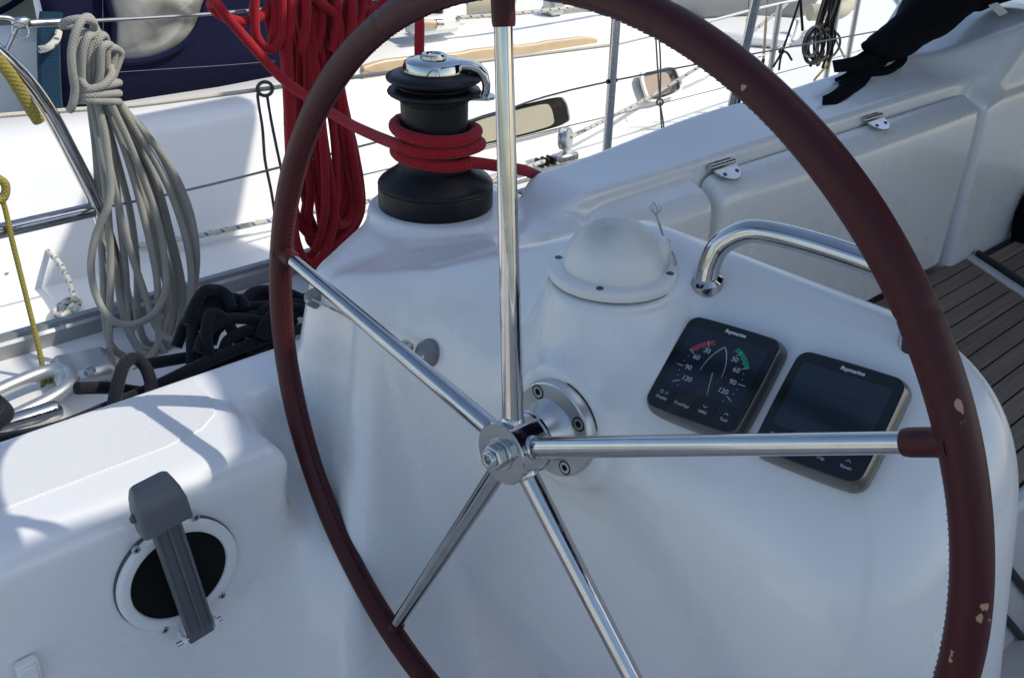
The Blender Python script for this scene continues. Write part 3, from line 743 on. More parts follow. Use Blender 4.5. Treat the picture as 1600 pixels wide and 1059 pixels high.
# small moulded lug on the forward side of the dome
dome = mb.build('dome', domem, comp, ang=60)
cod = np.array([v.co for v in dome.data.vertices]); g = np.clip((cod[:, 2] - .030) / .03, 0, 1) * 1.3 * np.clip(1 - np.linalg.norm(cod[:, :2] - np.array([-.01, .01]), axis=1) / .065, 0, 1) ** .5
dome.data.attributes.new('grime', 'FLOAT', 'POINT').data.foreach_set('value', g.astype(np.float32))
lug = MB(); dl = Vector((.74, -.67, 0)).normalized(); R = axes(dl, Vector((-dl.y, dl.x, 0)), (0, 0, 1))
lug.box(CPC + dl * .049 + Vector((0, 0, .024)), (.026, .032, .040), R, bev=.008); lug.build('dome_lug', domem, comp, bev=.004)
for a in (-118, -10, 60, 150):
    c = CPC + Vector((math.cos(math.radians(a + 60)), math.sin(math.radians(a + 60)), 0)) * .0632 + Vector((0, 0, .0090))
    mb = MB(); mb.lathe([(.0042, -.002), (.0042, .0004), (.0036, .0010), (.0001, .0004)], c, (0, 0, 1), 14); mb.build('screw', greyd, comp)

# ------------------------------------------------------------------ grab rail
gr = thing('grab_rail', 'bent polished steel grab rail standing on the console beside the compass dome', 'grab rail', (.82, .545, -.42))
A0, _g = on_moulding(1103, 441)
gp = [A0 + Vector((0, 0, -.012)), A0, A0 + Vector((.004, 0, .024)), A0 + Vector((.010, -.006, .044)), A0 + Vector((.017, -.026, .062)), A0 + Vector((.022, -.050, .069)), A0 + Vector((.026, -.10, .0725)), A0 + Vector((.028, -.165, .0730)), A0 + Vector((.030, -.194, .070)), A0 + Vector((.031, -.212, .059)), A0 + Vector((.031, -.221, .038)), A0 + Vector((.031, -.222, .005)), A0 + Vector((.031, -.222, -.03))]
MB().tube(spline(gp, 8), .0125, 24).build('tube', chrome, gr)
MB().lathe([(.0125, .008), (.0145, .0065), (.0185, .004), (.0190, .0015), (.0190, -.010)][::-1], A0, PN * .0 + np.array([-.25, 0, .97]), 36).build('foot', chrome, gr)

# ------------------------------------------------------------------ instruments
RI = axes(PR, -PD, PN)      # local x right, y up the screen, z out of the panel
def instrument(tl, label, kind):
    tl = Vector(tl); t = thing('instrument_display', label, 'instrument', tuple(tl + Vector(PR) * .053 + Vector(PD) * .0555 - Vector(PN) * .018), 'square sailing instruments on the console')
    def loc(u, v, w=0): return tl + Vector(PR) * u + Vector(PD) * v + Vector(PN) * w      # u right, v down from the top left corner of the face
    C = loc(.053, .0555)
    def rr(w, h, r, z, bow=0.0):
        pts = []
        for (x, y) in round_rect(w, h, r, 8):
            x += bow * math.copysign(1, x) * (1 - (2 * y / h) ** 2) if abs(x) > w * .3 else 0
            y += bow * math.copysign(1, y) * (1 - (2 * x / w) ** 2) if abs(y) > h * .3 else 0
            pts.append(C + RI @ Vector((x, y, z)))
        return pts
    def dense(w, h, r, z, bow=0.0):
        # rounded rectangle with extra points along the sides, sides bowed outwards
        base = round_rect(w, h, r, 8); out = []
        m = len(base)
        for i in range(m):
            p, q = base[i], base[(i + 1) % m]; L_ = math.dist(p, q); k = 8 if L_ > .02 else 1
            for s_ in range(k): out.append((p[0] + (q[0] - p[0]) * s_ / k, p[1] + (q[1] - p[1]) * s_ / k))
        res = []
        for x, y in out:
            fx = max(0, 1 - (2 * y / h) ** 2); fy = max(0, 1 - (2 * x / w) ** 2)
            res.append(C + RI @ Vector((x + bow * fx * (x / (w / 2)), y + bow * fy * (y / (h / 2)), z)))
        return res
    mb = MB(); mb.loft([dense(.112, .117, .014, -.019, .0012), dense(.1135, .1185, .014, -.016, .0012), dense(.1125, .1175, .014, -.010, .0012), dense(.107, .112, .012, -.0012, .0012), dense(.1055, .1105, .011, -.0002, .0012)]); mb.build('bezel', bezel, t, ang=35)
    mb = MB(); mb.loft([dense(.1045, .1095, .0105, -.001, .0012), dense(.1045, .1095, .0105, .0002, .0012), dense(.1035, .1085, .010, .0006, .0012)]); gl = mb.build('front_glass', blackg, t, ang=35)
    # screen
    sm = mat('screen_on' if kind == 0 else 'screen_off', (.012, .017, .027) if kind == 0 else (.016, .026, .036), .10, var=.15, vscale=30, coat=.0)
    mb = MB(); sw, sh = .089, .070; sc0 = loc(.053, .0475)
    mb.prism(round_rect(sw, sh, .002, 3), RI, sc0, .0005, .0008); scr = mb.build('screen', sm, t, smooth=False)
    def ink(name, poly_list, m, z=.0009, par=None):
        q = MB()
        for pl in poly_list: q.prism(pl, RI, sc0, z, z + .00012)
        return q.build(name, m, par or scr, smooth=False)
    text_mesh('maker_name', 'Raymarine', .0056, loc(.056, .0068, .0007), RI, white_ink, gl, bold=.00012, shear=.12)
    # four buttons across the foot
    names = ['Display', 'True/App', 'VMG', 'Tack'] if kind == 0 else ['Display', 'Speed', 'Trip', 'Reset']
    for i in range(4):
        bx = .0165 + .0243 * i; by = .0985 + (.0 if i in (0, 3) else .0)
        mb = MB(); mb.prism(round_rect(.0228, .0165, .0025, 4), RI, loc(bx, by - .002), .0004, .0013); bt = mb.build('button', blackg, t, bev=.0003)
        text_mesh('lettering', names[i], .0046, loc(bx, by + .0005, .0014), RI, grey_ink, bt, bold=.00004)
        c = loc(bx, by - .0058, .0014)
        def strip(p, q, w=.0006):
            d = Vector((q[0] - p[0], q[1] - p[1])); d.normalize(); nn = Vector((-d.y, d.x)) * w / 2
            return [(p[0] + nn.x, p[1] + nn.y), (p[0] - nn.x, p[1] - nn.y), (q[0] - nn.x, q[1] - nn.y), (q[0] + nn.x, q[1] + nn.y)]
        q = MB()
        if i == 0:
            for k in range(14):
                a0, a1 = math.radians(120 + 300 * k / 14), math.radians(120 + 300 * (k + 1) / 14); r = .0019
                q.prism(strip((-.003 + r * math.cos(a0), r * math.sin(a0)), (-.003 + r * math.cos(a1), r * math.sin(a1)), .0005), RI, c, 0, .0001)
            q.prism(strip((-.003, .0004), (-.003, .0024), .0005), RI, c, 0, .0001)
            for k in range(8):
                a0 = math.pi / 4 * k; q.prism(strip((.003 + .0009 * math.cos(a0), .0009 * math.sin(a0)), (.003 + .0018 * math.cos(a0), .0018 * math.sin(a0)), .0004), RI, c, 0, .0001)
        elif i >= 2:
            s_ = -1 if i == 2 else 1
            q.prism(strip((-.0024, -.0010 * s_), (0, .0012 * s_)), RI, c, 0, .0001); q.prism(strip((0, .0012 * s_), (.0024, -.0010 * s_)), RI, c, 0, .0001)
        if q.v: q.build('symbol', grey_ink, bt, smooth=False)
    if kind == 0:
        # wind angle dial: centre sits a little below the middle of the screen
        ro, ri = .0400, .0350; oy = -.0110
        def P(a, r): return (r * math.sin(math.radians(a)), oy + r * math.cos(math.radians(a)))
        def sector(a0, a1, r0, r1, n=10): return [P(a0 + (a1 - a0) * k / n, r1) for k in range(n + 1)] + [P(a1 + (a0 - a1) * k / n, r0) for k in range(n + 1)]
        def seg(a, r0, r1, w=.0006):
            p, q = P(a, r0), P(a, r1); d = Vector((q[0] - p[0], q[1] - p[1])).normalized(); nn = Vector((-d.y, d.x)) * w / 2
            return [(p[0] + nn.x, p[1] + nn.y), (p[0] - nn.x, p[1] - nn.y), (q[0] - nn.x, q[1] - nn.y), (q[0] + nn.x, q[1] + nn.y)][::-1]
        ink('port_sector', [sector(-60, -20, ri, ro)[::-1]], red_ink); ink('starboard_sector', [sector(20, 60, ri, ro)[::-1]], green_ink)
        tk = [seg(s_ * a, ri - .003, ro, .0007) for s_ in (-1, 1) for a in (30, 60, 90, 120)]
        def dot(a, r=ri - .0005, q=.0005): c_ = P(a, r); return [(c_[0] + q * math.cos(t_ * math.pi / 3), c_[1] + q * math.sin(t_ * math.pi / 3)) for t_ in range(6)]
        tk += [dot(s_ * a) for s_ in (-1, 1) for a in (20, 40, 50, 70, 80, 100, 110, 130)]
        ink('tick_marks', tk, grey_ink, .0011)['kind'] = 'stuff'
        for s_ in (-1, 1):
            for a in (30, 60, 90, 120):
                c_ = P(s_ * (a + (4 if a == 30 else 0)), ri - {30: .0062, 60: .0080, 90: .0090, 120: .0105}[a])
                text_mesh('numeral', str(a), .0078, sc0 + RI @ Vector((c_[0], c_[1], .0010)), RI, grey_ink, scr)
        # boat outline
        for s_ in (-1, 1):
            L_ = []
            for k in range(14):
                t_ = k / 13; x = s_ * (.0125 * math.sin(t_ * math.pi / 2) ** .9); y = .0225 - .0330 * t_ ** 1.15; L_.append((x, y))
            pl = [seg2 for seg2 in []]
            for k in range(13):
                p, q = L_[k], L_[k + 1]; w_ = .0011 - .0008 * k / 13; d = Vector((q[0] - p[0], q[1] - p[1])).normalized(); nn = Vector((-d.y, d.x)) * w_ / 2
                pl.append([(p[0] + nn.x, p[1] + nn.y), (p[0] - nn.x, p[1] - nn.y), (q[0] - nn.x, q[1] - nn.y), (q[0] + nn.x, q[1] + nn.y)])
            ink('boat_outline', pl, grey_ink, .0010)
        ink('needle', [[(.0010, -.0085), (.0022, -.0085), (.0082, -.0338), (.0076, -.0338)]], mat('needle_blue', (.22, .30, .42), .5, var=0), .0012)
    else:
        ink('scan_lines', [[(-.04, y), (.04, y), (.04, y + .0003), (-.04, y + .0003)] for y in (.012, -.004, -.018)], mat('screen_line', (.006, .009, .014), .4, var=0), .0009)
    return t
instrument(PTL, 'wind instrument with a red and green dial nearest the compass', 0)
instrument(PTL + PR * .1267 + PD * .0025, 'blank screened instrument crossed by the right hand spoke', 1)

# ------------------------------------------------------------------ winch
WZ = -.541; WC = at(681, 318, 'Z', WZ)
win = thing('winch', 'black self tailing winch with chrome top and red rope turns', 'winch', tuple(WC))
mb = MB(); mb.lathe([(.0001, 0), (.0915, 0), (.0925, .002), (.0925, .030), (.0918, .0325), (.0910, .0328), (.0918, .0331), (.0925, .036), (.0918, .0385), (.0888, .0425), (.0825, .0475), (.0745, .0528), (.0665, .0582), (.0605, .0638), (.0568, .0700), (.0556, .078)], WC, (0, 0, 1), 72); mb.build('base', black, win, ang=28)
mb = MB(); pr = [(.0545, .070), (.0545, .076), (.0530, .080), (.0520, .12), (.0525, .166), (.054, .168), (.054, .170), (.0525, .171), (.0525, .176)]
mb.lathe(pr, WC, (0, 0, 1), 64); mb.build('drum', black, win, ang=28)
mb = MB(); mb.lathe([(.050, .172), (.056, .175), (.066, .1765), (.0712, .1795), (.0722, .1825), (.0705, .1855), (.064, .1875), (.056, .1895), (.055, .192)], WC, (0, 0, 1), 72); mb.build('lower_jaw', black, win, ang=50)
mb = MB(); mb.lathe([(.055, .190), (.057, .194), (.066, .1965), (.0725, .2005), (.0735, .2035), (.072, .2065), (.064, .2100), (.055, .2125), (.053, .2122), (.0515, .2135), (.045, .2145), (.0001, .2145)], WC, (0, 0, 1), 72); mb.build('upper_jaw', black, win, ang=50)
# chrome cap with the feeder arm reaching down the forward side
mb = MB(); mb.lathe([(.0475, .212), (.0470, .220), (.0445, .2265), (.039, .230), (.028, .2315), (.0205, .2318), (.020, .236), (.0175, .2385), (.0135, .2385), (.0125, .2365), (.0001, .2365)], WC, (0, 0, 1), 56); mb.build('cap', chrome, win, ang=32)
dA = Vector((.745, -.62, 0)).normalized(); R = axes(dA, Vector((-dA.y, dA.x, 0)), (0, 0, 1))
def wl(x, y, z): return WC + R @ Vector((x, y, z))
secs = [(.000, .222, .040, .017), (.030, .2225, .038, .016), (.055, .2215, .034, .014), (.068, .2165, .031, .014), (.0765, .207, .029, .014), (.080, .195, .027, .013), (.0795, .183, .024, .012), (.0755, .176, .023, .010)]
rings = []
for i, (x, z, w_, h_) in enumerate(secs):
    a = secs[max(0, i - 1)]; b2 = secs[min(len(secs) - 1, i + 1)]; t = Vector((b2[0] - a[0], 0, b2[1] - a[1])).normalized(); up = Vector((-t.z, 0, t.x)) * (1 if t.x >= 0 else 1)
    ring = []
    for (u, v) in round_rect(w_, h_, min(w_, h_) * .35, 4):
        q = Vector((x, 0, z)) + Vector((0, u, 0)) + up * v; ring.append(wl(*q))
    rings.append(ring)
mb = MB(); mb.loft(rings); mb.build('feeder_arm', chrome, win, ang=60)
mb = MB(); fp = [(.030, -.020), (.084, -.020), (.092, -.012), (.094, 0), (.092, .012), (.084, .020), (.030, .020)]
mb.prism(fp, R, WC, .1725, .1765); mb.build('feeder_foot', chrome, win, bev=.0012)

# red rope: tail from the lifeline coil, three turns round the winch, away along the coaming
RR = .0094
def red(px, py, Y=None, Z=None): return at(px, py, 'Y', Y) if Y else at(px, py, 'Z', Z)
turn = []
vdir = Vector((-WC.x, -WC.y, 0)).normalized()
a_in = math.atan2(vdir.y, vdir.x)
p_in = [red(470, -40, 1.71), red(436, -8, 1.70), red(412, 22, 1.69), red(385, 34, 1.68), red(358, 30, 1.68), red(338, 18, 1.685), red(330, 8, 1.69), red(337, 5, 1.67), red(352, 24, 1.66), red(385, 62, 1.66), red(440, 122, 1.60), red(500, 165, 1.50), red(545, 193, 1.40), red(585, 212, 1.29)]
c_r = .0530 + RR
def hsm(a):     # height of the rope on the drum against its turn angle
    if a < 110: return .106
    if a < 240: return .106 + .021 * (a - 110) / 130
    if a < 470: return .127 - .001 * (a - 240) / 230
    if a < 610: return .126 - .040 * (a - 470) / 140
    return .086
pts = list(p_in)
for i in range(80):
    dg = -58 + (782 + 58) * i / 79; ang = a_in + math.radians(dg)
    bulge = .010 * math.exp(-((dg - 95) / 25) ** 2) + .004 * math.exp(-((dg - 455) / 20) ** 2)
    if 110 < dg < 250: bulge += 0.010 * math.sin((dg - 110) / 140 * math.pi)
    if 480 < dg < 600: bulge += 0.012 * math.sin((dg - 480) / 120 * math.pi)
    pts.append(WC + Vector((math.cos(ang) * (c_r + bulge), math.sin(ang) * (c_r + bulge), hsm(dg) * .97 - .0045 * math.sin(math.radians(dg)) + .0015 * math.sin(dg * .031))))
pts += [at(800, 263, 'Y', 1.115), at(835, 273, 'Y', 1.150), Vector((1.25, 1.22, -.62)), Vector((1.5, 1.3, -.84)), Vector((2.4, 1.36, -.888))]
mb = MB(); mb.tube(spline(pts, 4), RR, 14)
tag(mb.build('red_rope', rope_red), 'red rope led from the lifeline coil and wrapped round the winch drum', 'rope')
mb = MB(); mb.tube(spline([Vector((.97, 1.30, -.47)), Vector((1.0, 1.36, -.40)), at(655, 105, 'Y', 1.45), at(655, 70, 'Y', 1.47), at(655, 30, 'Y', 1.50), at(648, -20, 'Y', 1.56), at(600, -60, 'Y', 1.68), at(560, -40, 'Y', 1.72)], 8), RR, 14)
tag(mb.build('red_rope', rope_red), 'short upright length of red rope rising behind the winch top', 'rope')

# ------------------------------------------------------------------ lifelines, stanchions, pushpit
LY = 1.75
def lifeline(name, P, r, label, m=wire):
    return tag(MB().tube(spline(P, 6), r, 8).build(name, m), label, 'lifeline')
up_l = thing('lifeline', 'upper steel guardrail wire from which the grey and red coils hang', 'lifeline', tuple(at(20, 38, 'Y', LY)))
wp = [at(45, 37, 'Y', LY), at(140, 33, 'Y', LY), at(300, 24, 'Y', LY), at(420, 14, 'Y', LY), at(600, -3, 'Y', LY), Vector((1.945, 1.75, -.33)), Vector((3.6, 1.70, -.34))]
MB().tube(spline(wp, 6), .0032, 8).build('wire', wire, up_l)
MB().tube([at(47, 37, 'Y', LY), at(100, 34.8, 'Y', LY), at(112, 34.2, 'Y', LY)], [.0062, .0062, .004], 12).build('swage_terminal', steel, up_l)
c = at(30, 37, 'Y', LY)
MB().box(c + Vector((.004, 0, 0)), (.026, .014, .020), bev=.004).build('toggle', steel, up_l, bev=.002)
MB().tube([c + Vector((-.004, -.014, 0)), c + Vector((-.004, .014, 0))], .0045, 10).build('clevis_pin', steel, up_l)
ring = [c + Vector((-.004 + .013 * math.cos(t * math.pi / 10), -.012 + .002 * math.sin(t), -.009 + .013 * math.sin(t * math.pi / 10))) for t in range(20)]
MB().tube(ring, .0013, 6, closed=True).build('split_ring', steel, up_l)
lifeline('lifeline', [Vector((.55, LY, -.642)), at(280, 300, 'Y', LY), at(420, 266, 'Y', LY), at(590, 222, 'Y', LY), at(760, 182, 'Y', LY), Vector((1.945, 1.75, -.598)), Vector((3.6, 1.70, -.60))], .0026, 'lower steel guardrail wire passing behind the red coil and the winch')
stn = thing('stanchion', 'slim steel stanchion upright beyond the coaming right of the top spoke', 'stanchion', (1.945, 1.75, -.9))
MB().tube([(1.945, 1.75, -.9), (1.945, 1.75, -.33)], .0125, 16).build('tube', steel, stn)
MB().tube([(1.928, 1.75, -.598), (1.962, 1.75, -.598)], .0065, 10).build('wire_guide', black, stn)
MB().lathe([(.030, -.004), (.030, .006), (.018, .012), (.016, .04)], (1.945, 1.75, -.9), (0, 0, 1), 20).build('foot', steel, stn)
push = thing('pushpit_rail', 'bent polished steel pushpit rail at the left edge, behind the grey coil', 'guard rail', (.52, LY, -.9))
tp = [at(-90, 40, 'Y', LY), at(-30, 62, 'Y', LY), at(8, 92, 'Y', LY), at(40, 124, 'Y', LY), at(75, 172, 'Y', LY), at(110, 236, 'Y', LY), at(142, 300, 'Y', LY), at(160, 345, 'Y', LY), at(190, 440, 'Y', LY + .01), at(205, 520, 'Y', LY)]
MB().tube(spline(tp, 8), .0135, 20).build('upright_tube', chrome, push)
MB().tube([at(-120, 392, 'Y', LY), at(0, 361, 'Y', LY), at(145, 328, 'Y', LY)], .0135, 20).build('cross_tube', chrome, push)
# fitting that ties the wire to the pushpit
MB().tube([c + Vector((-.006, 0, -.006)), at(10, 78, 'Y', LY)], [.0055, .0045], 10).build('tang', steel, push)
MB().tube(spline([at(-20, 27, 'Y', LY), at(12, 28, 'Y', LY), at(28, 36, 'Y', LY)], 5), .0035, 8).build('bail', steel, push)

# ------------------------------------------------------------------ hanging rope coils
def hank(px_pts, yoff, r, seg=10, n=7):
    return spline([at(x, y, 'Y', LY - .03 + yoff + dy) for (x, y, dy) in [(p[0], p[1], p[2] if len(p) > 2 else 0) for p in px_pts]], n), r
def coil(name, label, m, r, loops, cat='rope'):
    t = thing(name, label, cat, tuple(at(loops[0][1][0][0], loops[0][1][0][1], 'Y', LY)))
    for (yo, pp_, closed) in loops:
        P = [at(q[0], q[1], 'Y', LY - .03 + yo + (q[2] if len(q) > 2 else 0)) for q in pp_]
        MB().tube(spline(P, 7, closed), r, 12, closed=closed).build('strand', m, t)
    return t
G = []
# hitch over the wire and the gathered head
G.append((-.010, [(97, 40), (108, 33, -.02), (130, 30, -.03), (146, 36, -.02), (143, 52, .0), (125, 48, .02), (112, 40, .03)], True))
G.append((-.030, [(150, 45, .03), (140, 28, .0), (128, 32, -.012), (118, 52, -.018), (112, 80, -.02), (113, 110, -.02), (117, 140, -.015), (113, 165, -.01), (109, 172, 0)], False))
for i in range(6):
    x0 = 122 + 9.5 * i; top = 34 + 5 * abs(i - 2) + (8 if i > 3 else 0)
    G.append((-.020 - .010 * math.sin(i * 1.9), [(126 + 5 * i, 156), (x0 - 4, 120, -.004), (x0 - 2, 80, -.010), (x0 + 7, top + 18, -.006), (x0 + 15, top + 22, .012), (x0 + 18, 90, .02), (140 + 5 * i, 150, .012)], False))
# wraps
for k, (yy, tilt) in enumerate(((138, 8), (149, 3), (157, -2))):
    G.append((-.012, [(118, yy - tilt * .2, 0), (135, yy + tilt * .3, -.030), (158, yy - tilt * .3, -.034), (182, yy - tilt, -.018), (183, yy - tilt, .012), (158, yy - 4, .030), (128, yy - 2, .022)], True))
G.append((-.022, [(124, 122, -.010), (138, 138, -.022), (160, 134, -.026), (174, 118, -.018), (172, 104, -.004)], False))
# long hanging loops: (top x, left strand x mid, left low, bottom, right low, right mid)
rnd = random.Random(5)
LO = [
 [(172, 160), (206, 235), (243, 335), (259, 405), (256, 455), (238, 492), (205, 508), (172, 497), (152, 462), (143, 415), (147, 375), (158, 345), (168, 325), (175, 290), (166, 215), (150, 160)],
 [(142, 160), (150, 240), (157, 330), (160, 420), (163, 500), (174, 540), (200, 560), (240, 562), (272, 542), (290, 500), (300, 440), (298, 380), (278, 305), (235, 220), (178, 160)],
 [(146, 160), (160, 250), (172, 350), (174, 430), (172, 520), (176, 575), (200, 588), (230, 560), (252, 528), (262, 470), (250, 400), (225, 310), (200, 235), (168, 160)],
 [(156, 160), (176, 250), (190, 350), (196, 430), (200, 500), (214, 545), (240, 556), (268, 540), (284, 500), (286, 440), (270, 370), (244, 290), (212, 220), (180, 162)],
 [(160, 160), (182, 240), (205, 335), (212, 420), (213, 490), (226, 530), (246, 540), (266, 520), (275, 470), (268, 400), (246, 320), (220, 250), (182, 160)],
 [(166, 160), (196, 240), (222, 330), (245, 430), (248, 500), (252, 545), (275, 552), (296, 520), (306, 450), (308, 390), (294, 320), (258, 248), (186, 160)],
 [(152, 160), (170, 250), (186, 330), (205, 400), (225, 455), (243, 505), (262, 530), (284, 520), (296, 470), (296, 410), (280, 340), (248, 262), (186, 162)],
 [(148, 160), (158, 245), (167, 340), (180, 420), (190, 480), (208, 530), (236, 548), (262, 530), (272, 480), (262, 420), (240, 340), (212, 250), (176, 160)],
]
for i, l in enumerate(LO):
    yo = (-.045, .020, -.010, .005, .030, -.020, -.030, .012)[i]
    G.append((yo + 0.01, [(x + rnd.uniform(-2, 2), y + rnd.uniform(-2, 2), .012 * math.sin(j * .9 + i * 1.7) - .13 * max(0, (y - 330) / 250) ** 2) for j, (x, y) in enumerate(l)], False))
coil('hanging_rope_coil', 'grey braided rope coil hanging from the upper guardrail wire at left', rope_grey, .0068, G)
# red coil
G = []
for i in range(7):
    x0 = 398 + 24 * i
    G.append((-.020 - .014 * (i % 3), [(x0 + 4, 60, .02), (x0 - 2, 20, .03), (x0 + 6, -14, .02), (x0 + 22, -22, -.004), (x0 + 32, 0, -.022), (x0 + 32, 40, -.024), (x0 + 24, 80, -.018)], False))
G.append((-.050, [(560, -20), (568, 10), (585, 14), (606, -2), (625, -30)], False))
G.append((-.055, [(400, -25), (398, 20), (402, 60), (425, 78), (440, 50), (440, -25)], False))
G.append((-.058, [(470, -25), (500, 4), (528, 30), (532, 90), (520, 150)], False))
G.append((-.056, [(545, -25), (566, -5), (562, 30), (545, 48)], False))
RL = [
 [(450, 30), (452, 120), (455, 220), (458, 310), (462, 370), (478, 410), (500, 402), (518, 370), (525, 300), (520, 210), (505, 110), (490, 20)],
 [(470, 30), (468, 120), (466, 220), (460, 320), (458, 370), (468, 402), (490, 420), (512, 404), (530, 360), (545, 300), (535, 220), (515, 120), (500, 20)],
 [(480, 30), (480, 120), (482, 220), (486, 300), (480, 350), (486, 380), (505, 388), (528, 372), (552, 340), (562, 290), (548, 220), (528, 140), (520, 20)],
 [(462, 20), (470, 120), (484, 220), (497, 310), (502, 360), (512, 378), (532, 376), (556, 350), (566, 310), (556, 240), (540, 180), (510, 20)],
 [(490, 20), (497, 110), (505, 200), (516, 290), (524, 340), (534, 352), (548, 338), (552, 300), (540, 240), (530, 180), (524, 20)],
 [(446, 20), (448, 110), (452, 210), (456, 300), (456, 350), (464, 388), (482, 402), (498, 380), (508, 320), (506, 220), (494, 110), (486, 10)],
 [(474, 20), (474, 110), (476, 210), (478, 300), (476, 345), (484, 368), (502, 374), (520, 356), (534, 310), (530, 220), (516, 120), (506, 10)],
 [(456, 20), (460, 120), (470, 220), (478, 310), (490, 356), (506, 392), (524, 388), (542, 356), (556, 312), (546, 230), (530, 150), (514, 10)],
 [(484, 20), (488, 120), (494, 220), (504, 300), (516, 352), (530, 366), (548, 352), (560, 318), (552, 250), (536, 170), (518, 10)],
 [(440, 40), (446, 130), (450, 220), (456, 300), (468, 350), (490, 372), (515, 360), (536, 320), (538, 270), (528, 210), (512, 120), (505, 20)],
]
for i, l in enumerate(RL):
    yo = (-.045, .020, -.010, .025, -.030, -.038, .012, .030, -.020, .005)[i]
    G.append((yo, [(x + rnd.uniform(-2, 2), y + rnd.uniform(-2, 2), .014 * math.sin(j * .8 + i * 2.1)) for j, (x, y) in enumerate(l)], False))
coil('hanging_rope_coil', 'thick red rope coil hanging from the upper guardrail wire behind the wheel rim', rope_red, .0088, G)

# ------------------------------------------------------------------ bilge pump socket on the coaming face
PY = .9535
pump = thing('bilge_pump', 'round white bilge pump plate with grey hinged handle across its black opening', 'bilge pump', tuple(at(275, 893, 'Y', PY)))
PC = at(278, 895, 'Y', PY); nY = Vector((0, -1, 0))
mb = MB(); mb.lathe([(.0625, -.05), (.0625, .0065), (.0635, .0080), (.0655, .0086), (.0735, .0086), (.0768, .0078), (.0785, .0055), (.0785, -.02)], PC, nY, 72); mb.build('plate', whitep, pump, ang=40)
MB().lathe([(.0780, -.01), (.0798, -.01), (.0798, .0012), (.0780, .0012)], PC, nY, 72).build('sealant', greyd, pump)
mb = MB(); mb.lathe([(.0622, .0045), (.0600, .000), (.0580, -.03), (.055, -.065), (.030, -.085), (.0001, -.09)], PC, nY, 56); mb.build('rubber_cup', hole, pump)
mb = MB(); mb.lathe([(.0001, -.020), (.012, -.022), (.014, -.05)], PC + Vector((-.015, 0, .012)), nY, 16); mb.build('pump_socket', greyd, pump)
for (x, y) in ((306, 808), (213, 859), (347, 930), (258, 984)):
    c = at(x, y, 'Y', PY - .0086); mb = MB(); mb.lathe([(.0052, -.002), (.0052, .0005), (.0045, .0012), (.0001, .0014)], c, nY, 18); sc_ = mb.build('screw', steel, pump, ang=25)
    mb = MB(); mb.box(c + nY * .0013, (.006, .0008, .0012)); mb.box(c + nY * .0013, (.0012, .0008, .006)); mb.build('screw_slot', hole, sc_, smooth=False)
# hinged handle: arm from the hinge at lower right to the block at upper left
yA = PY - .028
h0 = at(313, 985, 'Y', yA - .002); h1 = at(252, 805, 'Y', yA - .014)
ax_ = (h1 - h0).normalized(); side = ax_.cross(nY).normalized(); nrm_ = side.cross(ax_).normalized()
if nrm_.y > 0: nrm_ = -nrm_; side = -side
R = axes(side, ax_, nrm_); Ln = (h1 - h0).length
mb = MB(); mb.box(h0 + ax_ * (Ln / 2 - .005), (.0345, Ln + .01, .009), R, bev=.002, taper=None); arm = mb.build('handle_arm', greyp, pump, bev=.001)
for dx in (-.0152, 0.0015, .0152):
    MB().box(h0 + ax_ * (Ln / 2 + .002) + side * dx + nrm_ * .0075, (.0036, Ln - .012, .005), R, bev=.0008).build('rib', greyp, arm)
hb = h1 + ax_ * .012
rings = []
for (t, w_, h_, lift) in ((-.020, .056, .026, .004), (-.018, .060, .031, .005), (.012, .058, .033, .006), (.028, .053, .029, .004), (.038, .046, .021, 0), (.0405, .041, .016, -.001)):
    rings.append([hb + ax_ * t + side * u + nrm_ * (v + lift) for u, v in round_rect(w_, h_, .0055, 4)])
mb = MB(); mb.loft(rings); mb.build('handle_block', greyp, pump, ang=32)
MB().box(hb + ax_ * .005 + side * -.030 + nrm_ * .002, (.008, .014, .010), R, bev=.004).build('block_lug', greyd, pump)
for s_ in (-1, 1):
    MB().lathe([(.0068, 0), (.0076, .001), (.0076, .0045), (.0068, .0055)], h0 + side * s_ * .0215 - side * .003 , side, 20).build('hinge_lug', whitep, pump)
    MB().box(h0 + side * s_ * .0215 - nrm_ * .008, (.005, .013, .018), R, bev=.002).build('hinge_post', whitep, pump)
MB().tube([h0 - side * .032, h0 + side * .030], .0034, 12).build('hinge_bolt', steel, pump)

# small white latch low on the coaming face at the frame's lower left
lt = thing('latch', 'small white plastic latch low on the coaming at the bottom left corner', 'latch', tuple(at(48, 1050, 'Y', PY)))
cl = at(46, 1052, 'Y', PY - .006)
MB().box(cl, (.026, .014, .044), bev=.003).build('body', whitep, lt, bev=.001)
MB().box(cl + Vector((.0, -.008, .006)), (.016, .004, .022), bev=.0015).build('slider', whitep, lt)

# ------------------------------------------------------------------ console eye with its knotted cord
def eye(px, py, label, r=.017):
    p, g = on_moulding(px, py); t = thing('fairlead_eye', label, 'fairlead', tuple(p))
    mb = MB(); pr = [(r * 1.08, -.004), (r * 1.08, .003)] + [(r * math.cos(a * math.pi / 20), .003 + r * 1.05 * math.sin(a * math.pi / 20)) for a in range(10)] + [(.0001, .003 + r * 1.05)]
    mb.lathe(pr, p, g, 32); mb.build('dome', greyl, t, ang=60)
    a = (g.cross(Vector((0, 0, 1)))).normalized()
    c = p + g * (.003 + r * .75) - Vector((.3, .6, .1)).normalized() * r * .55
    mb = MB(); mb.lathe([(.0030, -.001), (.0034, .0006), (.0026, .001), (.0018, .0002), (.0001, -.0004)], c, (Vector((-.5, -.55, .4))).normalized(), 16); mb.build('screw', steel, t)
    return p, g
e1, g1_ = eye(672, 551, 'grey domed eye on the console with a knotted cord tied to it')
e2, g2_ = eye(494, 466, 'small grey eye on the winch pod half hidden by the left spoke', .014)
kn = e1 + g1_ * .012 + Vector((-.012, .016, .004))
